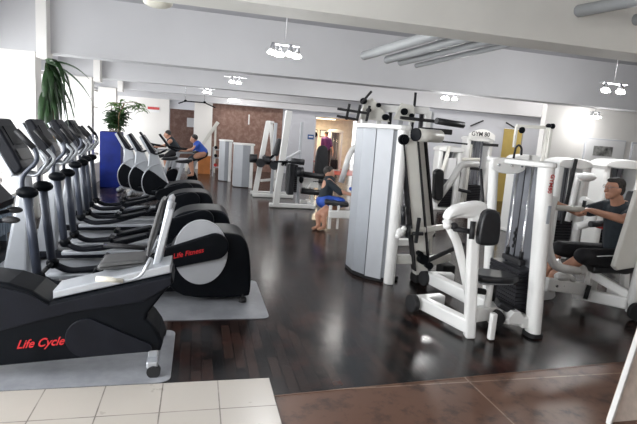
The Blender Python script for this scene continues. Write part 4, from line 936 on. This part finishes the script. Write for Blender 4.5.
# ================================================================== BACK ROOM
def ex4(t, x, y): obj('head_panel', B().ell((x,y-.2,1.55),(.22,.05,.14)), 'black', t)
stack(4.72, 20.9, 1.5, .36, .3, 'white weight machine in the back room, left of the person in purple', extra=ex4, plates=8)
stack(5.95, 21.5, 1.75, .5, .3, 'white weight machine in the back room, right of the person in purple', plates=10)
t = thing('red_chair', 'red padded seat in the back room at the left edge of the doorway', 'chair', (4.6,20.1,0))
obj('seat', B().box(4.46,4.72,19.95,20.25,.42,.5,.03), 'redc', t); obj('backrest', B().box(4.46,4.72,20.22,20.30,.55,1.0,.03), 'redc', t)
obj('legs', B().bar((4.5,20,0),(4.5,20,.42),.03,.03).bar((4.68,20,0),(4.68,20,.42),.03,.03).bar((4.5,20.26,0),(4.5,20.26,.56),.03,.03).bar((4.68,20.26,0),(4.68,20.26,.56),.03,.03), 'black', t)
for k, (x, l) in enumerate(((5.3,'left'),(5.75,'right'))):
    t = thing('picture_frame', 'small framed picture on the back room wall, %s of the two' % l, 'picture', (x,22.98,1.6), 'pictures in the back room')
    obj('frame', B().box(x-.16,x+.16,22.96,22.995,1.45,1.78,.005), 'black', t); obj('print', B().box(x-.13,x+.13,22.95,22.96,1.48,1.75), 'paper', t)
t = thing('ceiling_lamp', 'warm glowing lamp on the back room ceiling beyond the doorway', 'ceiling light', (5.0,21.5,2.25))
obj('fitting', B().box(4.5,5.9,21.4,21.6,2.27,2.3), 'silver', t); obj('diffuser', B().box(4.52,5.88,21.41,21.59,2.24,2.27,.01), 'lampw', t)
l = bpy.data.lights.new('room', 'AREA'); l.size = 1.2; l.energy = 90; l.color = (1,.85,.6); lo = bpy.data.objects.new('room_light', l); COL.objects.link(lo); lo.location = (5.1,21.4,2.2)

# ================================================================== WALL THINGS
t = thing('picture_frame', 'framed black and white picture with wide white border on the right wall', 'picture', (8.7,9.18,1.55))
obj('frame', B().box(8.14,9.2,9.16,9.2,1.25,1.92,.006), 'wallb', t); p = obj('mount', B().box(8.165,9.175,9.15,9.16,1.275,1.895), 'paper', t)
pm = mat('grey_print', (.22,.22,.21), .5, noise=.9, scale=9); obj('print', B().box(8.36,8.86,9.143,9.15,1.55,1.76), pm, t)
t = thing('poster_frame', 'second white picture frame on the right wall, cut by the picture edge', 'picture', (9.7,9.18,1.5))
obj('frame', B().box(9.38,10.1,9.16,9.2,1.1,1.9,.006), 'wallb', t); obj('mount', B().box(9.41,10.07,9.15,9.16,1.13,1.87), 'paper', t)
t = thing('notice', 'small blue notice on the grey wall left of the doorway', 'sign', (4.24,18.88,1.5))
obj('board', B().box(4.12,4.36,18.88,18.9,1.36,1.54,.004), 'signblue', t); obj('paper_strip', B().box(4.16,4.32,18.872,18.88,1.43,1.48), 'paper', t)
t = thing('notice', 'narrow red and white notice on the white far wall above the upright bikes', 'sign', (-1.5,18.84,2.1))
obj('board', B().box(-1.75,-1.35,18.83,18.85,2.03,2.12,.003), 'signred', t); obj('paper_strip', B().box(-1.75,-1.35,18.828,18.848,1.94,2.03), 'paper', t)
t = thing('notice', 'white paper hung in front of the brown stone wall at far left', 'sign', (-.3,19.9,1.8))
obj('paper', B().box(-.42,-.05,20.15,20.2,1.5,1.85), 'paper', t)
t = thing('wall_lamp', 'thin white vertical light on the brown stone wall', 'wall light', (1.85,18.95,2.0))
obj('tube', B().box(1.82,1.87,18.94,18.98,1.75,2.12,.01), 'white', t)
for k, x in enumerate((7.35, 8.45)):
    single('wall_bracket', B().bar((x,12.6,2.1 if k==0 else 2.28),(x+.38,12.6,2.28 if k==0 else 2.12),.03,.04), 'blackm', 'thin black bar slanting %s on the grey wall' % ('up to the right, above the lettered arch' if k == 0 else 'down to the right, beside the yellow door'), 'bracket', (x,12.6,2.1))
t = thing('hanging_pole', 'slim white pole with black top standing behind the row machine stack', 'pole', (5.95,7.0,0))
obj('pole', B().tube([(5.9,7.7,0),(6.02,7.7,2.0)],.03,10), 'cream', t); obj('cap', B().ell((6.02,7.7,2.02),(.05,.05,.04)), 'black', t); obj('base', B().cyl((5.9,7.7,0),(5.9,7.7,.03),.18), 'cream', t)

# leaning framed board, bottom right
t = thing('framed_board', 'white-edged board with pale wood face at the bottom right corner', 'board', (2.6,2.0,0))
p0 = Vector((2.47,2.24,.0)); d = Vector((.39,.27,.62))
obj('edge', B().bar((2.44,2.22,.0),(2.92,2.52,.62),.03,.05,.006), 'white', t)
b = B(); q = [(2.46,2.24,.0),(2.94,2.54,.62),(3.6,2.54,.62),(3.6,2.24,.0)]
v1 = [b.bm.verts.new(p) for p in q]; v2 = [b.bm.verts.new((p[0],p[1]+.025,p[2]-.01)) for p in q]
b.bm.faces.new(v1); b.bm.faces.new(v2[::-1])
for i in range(4): b.bm.faces.new((v1[(i+1)%4],v1[i],v2[i],v2[(i+1)%4]))
bmesh.ops.recalc_face_normals(b.bm, faces=b.bm.faces)
obj('panel', b, mat('pale_wood', (.62,.52,.45), .5, noise=.15, scale=14), t)

for x, y, p in ((7.2,10.6,55),(9.4,11.4,40),(3.2,10.4,22),(2.2,14.3,30),(1.5,17.4,50),(4.2,17.0,35),(5.8,2.3,40)):   # fill lights added up between the beams to brighten the room; no fittings
    l = bpy.data.lights.new('bay_fill', 'POINT'); l.shadow_soft_size = .15; l.energy = p; l.color = (1,.97,.93)
    lo = bpy.data.objects.new('bay_fill', l); COL.objects.link(lo); lo.location = (x, y, 3.0)
# ================================================================== WORLD, LIGHT, CAMERA
w = bpy.data.worlds.new('sky'); C.world = w; w.use_nodes = True
bg = w.node_tree.nodes['Background']; bg.inputs[0].default_value = (.97,.985,1,1); bg.inputs[1].default_value = 2.0
for i, (a, b) in enumerate([(3.8,8.25),(8.65,12.2),(12.7,15.7),(16.2,18.6),(-.8,3.4)]):
    l = bpy.data.lights.new('daylight', 'AREA'); l.shape = 'RECTANGLE'; l.size = 1.8; l.size_y = b-a; l.energy = (85 if a < 0 else 33)*(b-a); l.color = (.95,.975,1)
    lo = bpy.data.objects.new('daylight', l); COL.objects.link(lo); lo.location = (WX-.25, (a+b)/2, 1.55); lo.rotation_euler = (0,-PI/2,0)
cam = bpy.data.cameras.new('camera'); co = bpy.data.objects.new('camera', cam); COL.objects.link(co)
R = Matrix(((0.96992106,-0.03059468,-0.24148934),(-0.23315166,0.16833357,-0.95775995),(0.06995312,0.98525518,0.15613707)))
co.matrix_world = Matrix.Translation((0,0,1.6)) @ R.to_4x4()
cam.sensor_width = 36; cam.lens = 495/637*36; cam.clip_start = .05
C.camera = co
vs = C.view_settings; vs.view_transform = 'Standard'; vs.look = 'None'; vs.exposure = 0.08; vs.gamma = 1; vs.use_curve_mapping = False
